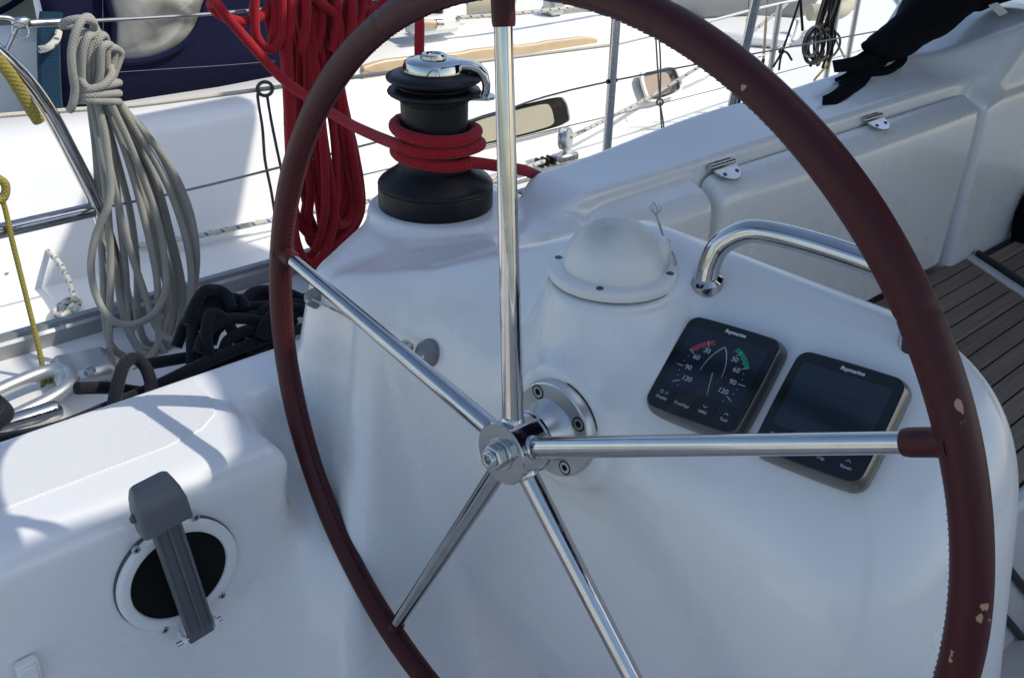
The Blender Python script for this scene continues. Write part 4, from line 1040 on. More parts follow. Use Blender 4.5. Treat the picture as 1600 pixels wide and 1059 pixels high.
mb = MB(); mb.tube(spline([e2 + g2_ * .012, e2.lerp(kn, .3) + Vector((0, 0, .004)) + g1_ * .012, e2.lerp(kn, .65) + Vector((0, 0, .003)) + g1_ * .010, kn], 8), .0017, 8)
kk = []
for i in range(40):
    a = i / 39 * 4 * math.pi; kk.append(kn + Vector((.004 * math.cos(a), .006 * math.sin(a * .5 + .3), .0075 * math.sin(a))))
mb.tube(kk, .0030, 8); mb.tube(spline([kn, kn + Vector((.001, 0, -.014)), kn + Vector((-.001, .001, -.026))], 6), .0016, 8)
tag(mb.build('cord', rope_wht2), 'thin pale cord knotted at the grey eye and stretched to the pod', 'cord')
# frayed string beside the compass
sb = at(1058, 420, 'X', .795)
mb = MB(); s0 = [at(1058, 420, 'X', .795), at(1052, 398, 'X', .795), at(1040, 380, 'X', .795), at(1033, 358, 'X', .795), at(1025, 336, 'X', .795)]
mb.tube(spline(s0, 6), .0013, 7)
k0 = at(1040, 381, 'X', .795)
mb.tube([k0 + Vector((.004 * math.cos(a * .6), .003 * math.sin(a * .9), .0045 * math.sin(a * .6))) for a in range(22)], .0018, 6)
for i in range(5): mb.tube(spline([s0[-1], s0[-1] + Vector((rnd.uniform(-.006, .006), rnd.uniform(-.006, .006), .008)), s0[-1] + Vector((rnd.uniform(-.005, .005), rnd.uniform(-.005, .005), .014))], 3), .0004, 4)
tag(mb.build('string', rope_wht2), 'short frayed knotted string standing up beside the compass dome', 'string')

# ------------------------------------------------------------------ side deck: cleat, olive cord, rail foot, black rope
clt = thing('mooring_cleat', 'light grey aluminium mooring fairlead on the side deck under the olive cord', 'cleat', tuple(at(40, 620, 'Z', -.9)))
def dz(x, y, z=-.88): return at(x, y, 'Z', z)
outer = [(-60, 640), (-20, 612), (40, 586), (95, 566), (128, 575), (122, 600), (92, 625), (40, 652), (-20, 680), (-60, 690)]
inner = [(-60, 662), (-20, 628), (20, 606), (60, 592), (88, 585), (98, 596), (80, 612), (40, 632), (-10, 652), (-60, 672)]
mb = MB(); n_ = len(outer)
po = [dz(x, y, -.865) for x, y in outer]; pi_ = [dz(x, y, -.865) for x, y in inner]
path = spline([(a + b_) / 2 for a, b_ in zip(po, pi_)], 6); mb.tube(path, .0125, 12); mb.build('horn', alu, clt)
MB().box(dz(130, 575, -.875) , (.10, .10, .035), axes((.98, -.2, 0), (.2, .98, 0), (0, 0, 1)), bev=.012).build('base', alu, clt, bev=.003)
MB().lathe([(.010, 0), (.010, .008), (.006, .009), (.0001, .009)], dz(141, 582, -.857), (0, 0, 1), 6).build('bolt', steel, clt, smooth=False)
ol = thing('olive_cord', 'olive cord tied round the pushpit rail and led down to the fairlead', 'cord', tuple(dz(70, 600)))
MB().tube(spline([at(-6, 90, 'Y', LY - .02), at(18, 120, 'Y', LY - .025), at(45, 165, 'Y', LY - .025), at(62, 192, 'Y', LY - .02)], 8), [.0105] * 24 + [.009], 12, squash=.5).build('wrap', rope_olive, ol)
MB().tube(spline([at(-6, 300, 'Y', LY - .02), at(6, 320, 'Y', LY - .02), at(20, 380, 'Y', LY - .03), at(40, 460, 'Y', LY - .05), at(62, 550, 'Y', LY - .08), at(68, 590, 'Y', LY - .10), at(66, 610, 'Y', LY - .12)], 8), .0046, 10).build('line', rope_olive, ol)
MB().tube(spline([at(-10, 275, 'Y', LY - .03), at(8, 288, 'Y', LY - .03), at(6, 308, 'Y', LY - .03), at(-10, 315, 'Y', LY - .03)], 6), .0075, 10).build('knot', rope_olive, ol)
for (a, b_, c_) in (((62, 572), (68, 600), (66, 605)), ((66, 574), (82, 585), (94, 592)), ((68, 574), (76, 590), (78, 600))):
    MB().tube(spline([at(*a, 'Y', 1.66), at(*b_, 'Y', 1.645), at(*c_, 'Y', 1.64)], 6), .0052, 10).build('lashing', rope_olive, ol)
ft = thing('rail_foot', 'polished steel tube stub lying on the side deck at the left edge', 'guard rail', tuple(dz(60, 650, -.87)))
MB().tube([dz(-60, 690, -.868), dz(0, 668, -.868), dz(88, 640, -.868), dz(94, 638, -.868), dz(97, 637, -.868)], [.0175, .0175, .0175, .014, .006], 20).build('tube', chrome, ft)
# black rope heap between the coaming and the grey coil
bk = thing('black_rope', 'thick black rope heaped on the side deck behind the aft coaming', 'rope', tuple(dz(300, 560, -.89)))
BR = .0100
def b3(pts, closed=False):
    P = [at(x, y, 'Y', Yv) for (x, y, Yv) in pts]; MB().tube(spline(P, 7, closed), BR, 12, closed=closed).build('strand', rope_black, bk)
b3([(-40, 690, 1.26), (20, 684, 1.27), (90, 668, 1.29), (160, 640, 1.32), (240, 605, 1.34), (330, 562, 1.36), (420, 528, 1.40), (520, 500, 1.5)])
b3([(120, 606, 1.36), (170, 606, 1.37), (240, 612, 1.36), (300, 590, 1.38), (380, 560, 1.40), (450, 530, 1.42)])
b3([(176, 640, 1.30), (184, 600, 1.32), (194, 570, 1.34), (210, 560, 1.35), (226, 572, 1.34), (236, 600, 1.32), (234, 630, 1.30)])
b3([(225, 570, 1.40), (270, 562, 1.42), (310, 556, 1.44), (380, 548, 1.46), (440, 535, 1.48)])
b3([(300, 575, 1.38), (300, 530, 1.40), (306, 495, 1.42), (330, 482, 1.44), (380, 480, 1.46), (440, 476, 1.48), (500, 470, 1.55)])
b3([(330, 570, 1.36), (322, 520, 1.38), (330, 490, 1.40), (352, 500, 1.40), (372, 530, 1.40), (400, 545, 1.40), (450, 520, 1.44)])
b3([(310, 500, 1.48), (350, 472, 1.50), (400, 466, 1.52), (450, 470, 1.54), (520, 455, 1.6)])
b3([(370, 492, 1.44), (410, 500, 1.45), (450, 495, 1.46), (490, 470, 1.5)])
b3([(380, 470, 1.50), (400, 455, 1.52), (440, 455, 1.52), (480, 470, 1.5)])
b3([(-30, 610, 1.42), (0, 630, 1.42), (10, 650, 1.38), (-30, 680, 1.36)])
b3([(345, 590, 1.30), (395, 570, 1.32), (440, 552, 1.34), (500, 525, 1.36)])

rk = random.Random(21)
for i in range(12):
    x0, y0 = 285 + rk.uniform(0, 150), 548 - rk.uniform(0, 60); y0 = min(y0, 570 - (x0 - 280) * .42); Yv = 1.37 + rk.uniform(0, .12); w_, h_ = rk.uniform(45, 95), rk.uniform(14, 40)
    b3([(x0 - 10, y0 + 16, Yv), (x0, y0 - h_ * .3, Yv + .01), (x0 + w_ * .3, y0 - h_, Yv + .02), (x0 + w_ * .7, y0 - h_ * .9 - 6, Yv + .03), (x0 + w_, y0 - h_ * .4 - 14, Yv + .02), (x0 + w_ + 8, y0 - 8, Yv)])

# ------------------------------------------------------------------ black sail bag with straps lying on the coaming
bag = thing('sail_bag', 'black cloth bag with loose strap ends lying on the coaming at upper right', 'bag', (2.3, 1.10, -.47))
def bp_(x, y, d=0.0):
    p = at(x, y, 'Y', 1.10 + d)
    if sdf(*[np.array([c]) for c in p])[0] < .006:
        q_, g_ = on_moulding(x, y, .5, 5.0); p = q_ + g_ * .006
    return p
topl = [(1345, 72), (1368, 58), (1390, 40), (1412, 18), (1440, -14), (1490, -50), (1560, -80), (1640, -100)]
botl = [(1362, 84), (1390, 90), (1412, 84), (1440, 66), (1470, 52), (1505, 28), (1545, 8), (1640, -14)]
rings = []
for i, (a, b_) in enumerate(zip(topl, botl)):
    A, B_ = bp_(*a), bp_(*b_); mid = (A + B_) / 2; hh = (A - B_) / 2; dep_ = max(.010, hh.length * .55) * (1 + .15 * math.sin(i * 2))
    ring = []
    for k in range(20):
        t = 2 * math.pi * k / 20
        ring.append(mid + hh * math.cos(t) * (1 + .05 * math.sin(3 * t + i)) + Vector((0, 1, 0)) * dep_ * math.sin(t) * (1 + .12 * math.sin(2 * t + i * 1.3)))
    rings.append(ring)
mb = MB(); mb.loft(rings); ob = mb.build('cloth', blackcloth, bag, sub=2, ang=180)
tx = bpy.data.textures.new('cloth_folds', 'CLOUDS'); tx.noise_scale = .12
dm = ob.modifiers.new('folds', 'DISPLACE'); dm.texture = tx; dm.strength = .03; dm.texture_coords = 'GLOBAL'
def strap(pts, w, name='strap', d=0.0):
    P = spline([bp_(x, y, d + (q[0] if q else 0)) for (x, y, *q) in pts], 8); mb = MB(); L_ = []; R_ = []
    for i, p in enumerate(P):
        t = (P[min(i + 1, len(P) - 1)] - P[max(i - 1, 0)]).normalized(); vw = Vector(p).normalized(); sd = t.cross(vw).normalized()
        sd = (sd + Vector((0, .5, .2)) * .6 * math.sin(i * .13)).normalized(); wi = w if not isinstance(w, tuple) else w[0] + (w[1] - w[0]) * i / (len(P) - 1)
        L_.append(p + sd * wi / 2); R_.append(p - sd * wi / 2)
    mb.add(L_ + R_, [(i, i + 1, len(P) + i + 1, len(P) + i) for i in range(len(P) - 1)])
    return mb.build(name, blackcloth, bag, solid=.004)
strap([(1400, 66), (1370, 80), (1352, 92), (1340, 98), (1322, 102), (1303, 104)], (.040, .026))
strap([(1395, 60), (1372, 78), (1345, 96), (1330, 112), (1320, 122), (1304, 129)], (.026, .008))
strap([(1395, 70), (1374, 90), (1350, 108), (1330, 124), (1318, 132), (1310, 135)], (.026, .010))
strap([(1392, 70), (1372, 92), (1352, 110), (1340, 128), (1322, 142), (1310, 152), (1296, 160), (1284, 163)], (.050, .024))
strap([(1340, 112), (1360, 117), (1384, 114), (1398, 106), (1408, 97), (1411, 90), (1404, 86)], .020)
strap([(1378, 106), (1382, 98), (1392, 95), (1402, 92)], .006)
mb = MB(); pl_ = [bp_(1544, 9, -.06), bp_(1558, 4, -.06), bp_(1575, 20, -.06), bp_(1562, 26, -.06)]
mb.add(pl_, [(0, 1, 2, 3)]); mb.build('care_label', tagm, bag, solid=.0015, smooth=False)
# rounded dark fender just entering the frame at the right edge
fe = thing('black_strap_end', 'dark rounded webbing end hanging at the right edge above the bench', 'strap', tuple(at(1600, 350, 'Y', .93)))
cF = at(1606, 350, 'Y', .90)
mb = MB(); mb.lathe([(.0001, -.075), (.022, -.070), (.035, -.05), (.040, -.01), (.038, .03), (.028, .07), (.012, .10), (.0001, .105)], cF, (.3, .2, .93), 24); mb.build('webbing', blackcloth, fe, ang=60)
MB().tube(spline([cF + Vector((-.03, -.02, -.05)), cF + Vector((-.035, -.025, 0)), cF + Vector((-.02, -.02, .06)), cF + Vector((.0, 0, .12))], 6), .004, 8).build('piping', greyp, fe)

# ------------------------------------------------------------------ neighbouring sailboat
ZD = -1.15
nb = thing('neighbouring_sailboat', 'sunlit white sailboat moored alongside with navy sprayhood and wooden handrail', 'sailboat', (2.5, 4.2, -2.4))
ES = [(-2.5, 2.45), (-1.0, 2.22), (1.0, 2.15), (2.6, 2.17), (3.6, 2.28), (4.6, 2.50), (5.6, 2.82), (6.6, 3.25), (7.4, 3.70), (8.1, 4.2)]
es = [Vector((x, y, 0)) for x, y in ES]; es = spline(es, 4)
pe = [(p.x, p.y) for p in es]; pe2 = pe + [(x, 8.4 - y) for x, y in pe[::-1]]
mb = MB(); R0 = axes((1, 0, 0), (0, 1, 0), (0, 0, 1)); mb.prism(pe2, R0, (0, 0, 0), ZD - .05, ZD); mb.build('deck', gel_n, nb, smooth=False)
mb = MB(); rings = []
for (sc_, z) in ((1, ZD - .045), (.995, ZD - .4), (.96, ZD - .9), (.86, -2.46)):
    rings.append([Vector((2.5 + (x - 2.5) * (.97 + .03 * sc_), 4.2 + (y - 4.2) * sc_, z)) for x, y in pe2])
mb.loft(rings[::-1], cap=False); mb.build('hull', gel_n, nb)
mb = MB(); tr = [Vector((x, y + .012, ZD + .018)) for x, y in pe]; mb.tube(tr, .016, 8); mb.build('toe_rail', alu, nb)
# cabin trunk
def cabin_section(x, k=1.0, y0=2.76, h=.31):
    yb, yt = y0, y0 + .13; zt = ZD + h * k
    pr = [(yb, ZD - .01), (yb + .01, ZD + .02), (yt - .02, zt - .05), (yt, zt - .018), (yt + .035, zt), (yt + .4, zt + .055), (yt + .9, zt + .10), (4.2, zt + .12)]
    pr = pr + [(8.4 - y, z) for y, z in pr[::-1][1:]]
    return [Vector((x, y, z)) for y, z in pr]
mb = MB(); mb.loft([cabin_section(1.55, .96), cabin_section(1.62, 1.0), cabin_section(2.4), cabin_section(3.5, .98, 2.78), cabin_section(3.85, .90, 2.86), cabin_section(4.15, .62, 2.98), cabin_section(4.35, .25, 3.08), cabin_section(4.42, .04, 3.12)], cap=True, closed=True); mb.build('cabin', gel_n, nb, ang=60)
def cab_pt(px, py, off=.0):
    # point on the sloping cabin side
    n = np.array([0, -.40, .13]); n /= np.linalg.norm(n); p0 = np.array([0, 2.77, ZD + .02]) + n * off
    return pln(px, py, p0, (0, -.93, .345))
def nwindow(pxs, inner_mats, name='window'):
    P = [cab_pt(x, y, .004) for x, y in pxs]; c = sum(P, Vector()) / len(P)
    fr = MB(); o_ = [c + (p - c) * 1.13 for p in P]; nn = Vector((0, -.93, .345))
    loop_o = spline(o_, 5, True); loop_i = spline([c + (p - c) * 1.0 for p in P], 5, True); m_ = len(loop_o)
    vs = [p for p in loop_o] + [p + nn * .012 for p in loop_o] + [p + nn * .012 for p in loop_i] + [p - nn * .01 for p in loop_i]
    fs = [(i + a * m_, (i + 1) % m_ + a * m_, (i + 1) % m_ + (a + 1) * m_, i + (a + 1) * m_) for a in range(3) for i in range(m_)]
    fr.add(vs, fs); f = fr.build(name, gel_n, nb, ang=50)
    g = MB(); g.add([p - nn * -.002 for p in loop_i], [tuple(range(m_))]); g.build('pane', inner_mats[0], f, smooth=False)
    q = MB(); q.add([c + (p - c) * Vector((.80, .8, .8)).x + nn * .0065 + Vector((-.03, 0, -.004)) for p in loop_i], [tuple(range(m_))]); q.build('curtain', inner_mats[1], f, smooth=False)
nwindow([(722, 196), (745, 183), (800, 168), (866, 153), (880, 158), (886, 176), (884, 192), (850, 204), (790, 219), (735, 230), (722, 224)], (darkglass, curtain2))
nwindow([(1003, 118), (1018, 112), (1044, 106), (1054, 112), (1060, 132), (1056, 143), (1036, 152), (1018, 156), (1010, 148)], (darkglass, curtain))
# wooden handrail on the cabin top
hr = thing('wooden_handrail', 'varnished wooden handrail on the cabin top of the sunlit boat', 'handrail', tuple(at(750, 90, 'Y', 3.0)))
P = [at(566, 106, 'Y', 3.0), at(930, 62, 'Y', 3.0)]; d = (P[1] - P[0]); Lh = d.length; d.normalize()
mb = MB(); secs = []
for i in range(25):
    t = i / 24; w_ = .030; hh = .040 + .010 * (abs(math.sin(t * math.pi * 3)) > .5)
    if i in (0, 24): hh *= .5
    c = P[0].lerp(P[1], t) - Vector((0, 0, .004)); secs.append([c + Vector((0, u, v)) for u, v in round_rect(w_, hh, .010, 3)])
mb.loft(secs); mb.build('rail', wood, hr, ang=50)
for t in (.03, .36, .68, .97):
    MB().box(P[0].lerp(P[1], t) - Vector((0, -.002, .035)), (.09, .024, .06), bev=.006).build('foot', wood, hr)
# cockpit coaming of the neighbour
mb = MB(); pr = [(2.62, ZD - .01), (2.64, ZD + .03), (2.73, -.86), (2.745, -.82), (2.77, -.795), (2.80, -.785), (3.02, -.775), (3.05, -.79), (3.05, -1.6)]
secs = []
for x, k in ((-2.3, .55), (-1.5, .85), (-.4, 1), (.8, 1), (1.4, 1.0), (1.62, 1.02)):
    secs.append([Vector((x, y + .15 * (1 - k), ZD + (z - ZD) * (k if z > ZD else 1))) for y, z in pr])
mb.loft(secs); mb.build('coaming', gel_n, nb, ang=60)
mb = MB(); mb.loft([[Vector((x, 8.4 - y, z)) for y, z in pr] for x in (-2.3, 1.62)]); mb.build('far_coaming', gel_n, nb, ang=60)
MB().box((-.3, 4.2, -1.62), (3.8, 2.3, .04)).build('cockpit_sole', gel_n, nb)
MB().box((-.2, 4.9, -1.40), (3.6, .6, .42), bev=.03).build('far_seat', gel_n, nb)
MB().box((1.60, 4.2, -1.1), (.06, 2.3, 1.0), bev=.02).build('bulkhead', gel_n, nb)
mb = MB(); mb.box(at(20, 205, 'Y', 3.4), (.36, .30, .30), bev=.05); mb.build('helm_pod', gel_n, nb, bev=.02)
# sprayhood
mb = MB()
def hood(u, v):
    # u: aft (0) to front (1), v: 0 starboard base .. 1 port base
    k = u; x = .90 + 1.75 * k; a = 1.21 - .42 * max(0, k - .45) / .55 * 1.0; zb = -.80 + .20 * max(0, k - .42) / .58; h = (1.18 - .05 * k) * (1 - max(0, (k - .40) / .60) ** 1.6)
    t = v * math.pi; c, s_ = math.cos(t), math.sin(t)
    return Vector((x, 4.2 - a * math.copysign(abs(c) ** .55, c), zb + h * s_ ** .8))
mb.grid(hood, 28, 40); mb.build('sprayhood', navy, nb, solid=.005)
# clear window in its side, seams and a reinforcing patch
def hp(x, y, yv=2.975): return at(x, y, 'Y', yv)
wl_ = [(178, 88), (178, 40), (178, -30), (325, -30), (319, 10), (308, 42), (288, 68), (258, 86), (225, 95), (195, 97)]
mb = MB(); pw = spline([hp(x, y) for x, y in wl_], 5, True); cw = sum(pw, Vector()) / len(pw)
mb.add([cw] + pw, [(0, i + 1, (i + 1) % len(pw) + 1) for i in range(len(pw))]); mb.build('sprayhood_window', vinyl, nb, solid=.002)
MB().tube(pw, .010, 8, closed=True).build('window_binding', navy, nb)
MB().tube(spline([hp(186, 113, 2.978), hp(260, 108, 2.978), hp(340, 103, 2.978), hp(430, 96, 2.98)], 6), .0008, 6).build('seam', greyl, nb)
MB().tube(spline([hp(160, -30, 2.978), hp(161, 40, 2.978), hp(163, 120, 2.978), hp(166, 158, 2.978)], 6), .0008, 6).build('seam', greyl, nb)
# lifelines and stanchions of the neighbour
NY = 2.22
def nstan(pt, pbm, lab, r=.0125):
    A, B_ = at(*pt, 'Y', NY + .1), None
    x = A.x; y = NY + .1; t = thing('stanchion', lab, 'stanchion', (x, y, ZD))
    MB().tube([(x, y, ZD), (x, y, A.z + .002)], r, 14).build('tube', alu, t); MB().lathe([(.028, 0), (.026, .012), (.016, .02), (.0155, .05)], (x, y, ZD), (0, 0, 1), 16).build('foot', alu, t)
    return Vector((x, y, A.z))
s1 = nstan((1219, 6), 0, 'pale stanchion with round cap standing left of the black rope tangle')
s2 = nstan((1317, -30), 0, 'pale stanchion hung with tangled black ropes on the sunlit boat')
s3 = nstan((1347, -30), 0, 'rightmost pale stanchion of the sunlit boat beside the black bag')
MB().lathe([(.013, -.012), (.017, -.004), (.017, .004), (.010, .012), (.0001, .014)], s1, (0, 0, 1), 16)
nl = thing('lifeline', 'white coated lifeline of the sunlit boat running past the grey dinghy', 'lifeline', tuple(s1))
MB().tube(spline([at(960, 70, 'Y', NY + .05), at(1111, 33, 'Y', NY + .08), s1, at(1400, -30, 'Y', NY + .25)], 6), .0058, 8).build('wire', whitep, nl)
MB().tube(spline([at(1100, 112, 'Y', NY + .1), at(1180, 92, 'Y', NY + .1), at(1295, 38, 'Y', NY + .12), at(1310, 30, 'Y', NY + .12)], 6), .003, 6).build('lower_wire', whitep, nl)
MB().tube(spline([at(540, 280, 'Y', NY), at(800, 218, 'Y', NY), at(980, 175, 'Y', NY + .05), at(1100, 145, 'Y', NY + .08), at(1290, 95, 'Y', NY + .12), at(1400, 62, 'Y', NY + .15)], 6), .0022, 6).build('foot_wire', wire, nl)
tl_ = thing('lifeline', 'thick cream covered lifeline below the navy sprayhood, passing the grey coil', 'lifeline', tuple(at(210, 166, 'Y', NY)))
MB().tube(spline([at(-60, 186, 'Y', NY), at(100, 173, 'Y', NY), at(210, 165, 'Y', NY), at(400, 141, 'Y', NY), at(520, 125, 'Y', NY), at(960, 70, 'Y', NY + .05)], 6), .0056, 8).build('wire', rope_cream, tl_)
# fender lanyards
fl = thing('lanyard', 'dark grey doubled cord knotted on the cream lifeline left of the wheel rim', 'cord', tuple(at(415, 140, 'Y', NY)))
MB().tube(spline([at(404, 140, 'Y', NY - .012), at(403, 155, 'Y', NY - .01), at(410, 200, 'Y', NY), at(414, 250, 'Y', NY), at(424, 300, 'Y', NY), at(430, 340, 'Y', NY)], 6), .0040, 8).build('strand', rope_dgrey, fl)
MB().tube(spline([at(417, 148, 'Y', NY - .012), at(424, 190, 'Y', NY), at(432, 230, 'Y', NY), at(442, 280, 'Y', NY), at(446, 330, 'Y', NY)], 6), .0040, 8).build('strand', rope_dgrey, fl)
kp = [at(414 + 12 * math.cos(a * .55), 139 + 11 * math.sin(a * .55), 'Y', NY - .010 + .012 * math.sin(a * .83)) for a in range(30)]
MB().tube(kp, .0044, 8).build('knot', rope_dgrey, fl)
fb = thing('lanyard', 'beige doubled cord with a knot hanging beside the curtained cabin window', 'cord', tuple(at(1031, 160, 'Y', 1.77)))
for dx in (-3, 2): MB().tube(spline([at(1027 + dx, 48, 'Y', 1.77), at(1030 + dx, 100, 'Y', 1.77), at(1031, 156, 'Y', 1.77)], 6), .0026, 7).build('strand', rope_beige, fb)
for dx in (-1, 2): MB().tube(spline([at(1031, 160, 'Y', 1.77), at(1034 + dx, 190, 'Y', 1.77), at(1037 + dx, 225, 'Y', 1.77)], 6), .0026, 7).build('strand', rope_beige, fb)
MB().tube([at(1031 + 5 * math.cos(a * .6), 160 + 5 * math.sin(a * .6), 'Y', 1.768 + .006 * math.sin(a * .9)) for a in range(22)], .0030, 7).build('knot', rope_beige, fb)
# jib sheet on the neighbour's deck with cheek block, knot and car
sh = thing('jib_sheet', 'white rope flecked with blue lying along the deck of the sunlit boat', 'rope', tuple(at(300, 370, 'Z', ZD)))
zs = ZD + .045
MB().tube(spline([at(36, 412, 'Z', zs), at(110, 401, 'Z', zs), at(300, 370, 'Z', zs), at(420, 345, 'Z', zs), at(590, 312, 'Z', zs), at(760, 282, 'Z', zs), at(850, 252, 'Z', zs)], 8), .0085, 10).build('line', rope_white, sh)
MB().tube(spline([at(30, 376, 'Z', zs + .03), at(50, 379, 'Z', zs + .04), at(75, 393, 'Z', zs + .04), at(95, 415, 'Z', zs + .03), at(108, 440, 'Z', zs + .02), at(116, 466, 'Z', zs + .01)], 8), .0080, 10).build('tail', rope_white, sh)
kc = [(122, 470), (108, 468), (95, 476), (84, 490), (96, 492), (114, 484), (124, 472), (112, 468), (98, 480), (96, 494), (100, 506), (112, 511), (128, 508), (144, 500)]
MB().tube(spline([at(x, y, 'Z', ZD + .012 + .014 * (i % 3 == 1)) for i, (x, y) in enumerate(kc)], 6), .0080, 10).build('stopper_knot', rope_white, sh)
MB().tube(spline([at(890, 215, 'Z', ZD + .10), at(1000, 160, 'Y', 2.75), at(1100, 100, 'Y', 2.75), at(1165, 58, 'Y', 2.75), at(1235, 2, 'Y', 2.75), at(1280, -40, 'Y', 2.75)], 6), .0080, 10).build('upper_line', rope_wht2, sh)
cb_ = thing('cheek_block', 'pale grey cheek block screwed to the sunlit deck at the left edge', 'block', tuple(at(12, 420, 'Z', ZD)))
MB().box(at(8, 422, 'Z', ZD + .03), (.13, .10, .05), axes((.96, -.25, 0), (.25, .96, 0), (0, 0, 1)), bev=.02).build('body', alu, cb_, bev=.006)
for (x, y) in ((10, 395), (10, 427)): MB().lathe([(.007, 0), (.006, .003), (.0001, .004)], at(x, y, 'Z', ZD + .055), (0, 0, 1), 12).build('screw', steel, cb_)
pe_ = thing('deck_ring', 'small bronze folding ring plate near the edge of the sunlit deck', 'ring', tuple(at(68, 520, 'Z', ZD)))
rc = at(72, 519, 'Z', ZD + .012); MB().tube([rc + Vector((.028 * math.cos(a * math.pi / 10), .022 * math.sin(a * math.pi / 10), .004 * math.sin(a))) for a in range(20)], .006, 8, closed=True).build('ring', wood, pe_)
MB().box(at(58, 521, 'Z', ZD + .005), (.06, .04, .010), bev=.003).build('plate', steel, pe_)
gc = thing('genoa_car', 'steel sheet car with round block on the track of the sunlit boat', 'block', tuple(at(885, 245, 'Z', ZD)))
tA, tB = at(700, 310, 'Z', ZD + .012), at(950, 228, 'Z', ZD + .012); tB.y = tA.y
mb = MB(); mb.box((tA + tB) / 2, ((tB - tA).length, .034, .020), bev=.004); mb.build('track', alud, gc)
cg = at(882, 246, 'Z', ZD + .02)
MB().box(cg, (.12, .05, .035), bev=.008).build('car', steel, gc)
MB().lathe([(.032, -.020), (.042, -.018), (.042, -.012), (.030, -.006), (.030, .006), (.042, .012), (.042, .018), (.032, .020)], cg + Vector((0, 0, .075)), (.45, -.88, .1), 28).build('sheave', alu, gc)
MB().tube([cg + Vector((0, 0, .01)), cg + Vector((0, 0, .045))], .010, 10).build('neck', steel, gc)
for i in range(3): MB().box(cg + Vector((-.075 - .03 * i, 0, .004)), (.012, .045, .030), bev=.002).build('stop', black, gc)
# deck gear on the cabin top
dg_ = thing('deck_clutch', 'white box and brass winch on the cabin top right of the red rope', 'deck gear', tuple(at(690, 30, 'Y', 3.3)))
MB().box(at(700, 22, 'Y', 3.3), (.14, .10, .09), bev=.012).build('housing', gel_n, dg_)
MB().box(at(676, 38, 'Y', 3.25), (.24, .10, .07), bev=.02).build('base', gel_n, dg_)
MB().tube([at(658, 36, 'Y', 3.18), at(682, 37, 'Y', 3.18)], .014, 14).build('drum', wood, dg_); MB().tube([at(680, 37, 'Y', 3.18), at(690, 37, 'Y', 3.18)], .018, 14).build('flange', steel, dg_)
MB().box(at(690, 12, 'Y', 3.28), (.07, .05, .05), bev=.008).build('clutch', black, dg_)
tq = thing('mainsheet_track', 'grey track fitting on the cabin top right of the top spoke', 'track', tuple(at(890, 15, 'Y', 3.4)))
MB().box(at(890, 14, 'Y', 3.4), (.34, .06, .05), bev=.01).build('track', alud, tq)
MB().box(at(865, 10, 'Y', 3.38), (.09, .08, .08), bev=.015).build('car', alu, tq)
lc = thing('rolled_cover', 'cream rolled cloth cover on the cabin top left of the top spoke', 'cover', tuple(at(760, 5, 'Y', 3.5)))
MB().tube(spline([at(715, 4, 'Y', 3.5), at(740, 2, 'Y', 3.5), at(785, -2, 'Y', 3.5), at(798, -2, 'Y', 3.5)], 6), [.035] + [.055] * 16 + [.05, .02], 16).build('roll', curtain2, lc)
tag(MB().tube(spline([at(715, 28, 'Y', 3.2), at(800, 22, 'Y', 3.2), at(930, 8, 'Y', 3.25), at(1000, -5, 'Y', 3.3)], 6), .009, 8).build('halyard', rope_wht2), 'pale rope along the cabin top above the wooden handrail', 'rope')
# grey inflatable dinghy on the foredeck
dn = thing('inflatable_dinghy', 'grey inflatable dinghy tube on the foredeck at the top of the picture', 'dinghy', tuple(at(1130, 20, 'Z', -.85)))
A, B_ = at(930, -6, 'Z', -.93), at(1222, -20, 'Z', -.93)
MB().tube(spline([A, A.lerp(B_, .5), A.lerp(B_, .85), B_, B_ + (B_ - A).normalized() * .15 + Vector((0, 0, .02)), B_ + (B_ - A).normalized() * .26 + Vector((0, 0, .03))], 6), [.225] * 24 + [.215, .20, .165, .12, .06, .02, .012], 28).build('tube', greyfab, dn)
q = MB(); q.tube(spline([at(1265, 20, 'Z', -.95), at(1310, 18, 'Z', -.95), at(1330, 0, 'Z', -.95)], 5), [.05] * 9 + [.06, .05], 14); q.build('transom_end', curtain2, dn)
dAx = (B_ - A).normalized()
cL = at(1128, 17, 'Z', -.86); nL = (Vector((0, 0, 0)) - cL).normalized(); uL = (dAx - dAx.dot(nL) * nL).normalized(); vL = nL.cross(uL)
# badge lies on the tube skin
axp = A + dAx * ((cL - A).dot(dAx)); rd = (cL - axp); rd = (rd - rd.dot(dAx) * dAx).normalized(); cS = axp + rd * .2265; Rb = axes(dAx, rd.cross(dAx), rd)
q = MB(); 
for (x0, x1, y0, y1) in ((-.05, .05, .022, .03), (-.05, .05, -.03, -.022), (-.05, -.04, -.022, .022), (.04, .05, -.022, .022)): q.box(cS + Rb @ Vector(((x0 + x1) / 2, (y0 + y1) / 2, 0)), (x1 - x0, y1 - y0, .003), Rb)
o = q.build('badge', whitep, dn, smooth=False)
ht = thing('deck_hatch', 'low white deck hatch under the grey dinghy', 'hatch', tuple(at(1160, 48, 'Z', ZD)))
MB().box(at(1165, 46, 'Z', ZD + .04), (.75, .6, .07), axes((.85, .5, 0), (-.5, .85, 0), (0, 0, 1)), bev=.02).build('lid', gel_n, ht)
MB().box(at(1165, 46, 'Z', ZD + .01), (.82, .66, .03), axes((.85, .5, 0), (-.5, .85, 0), (0, 0, 1)), bev=.006).build('rim', alu, ht)
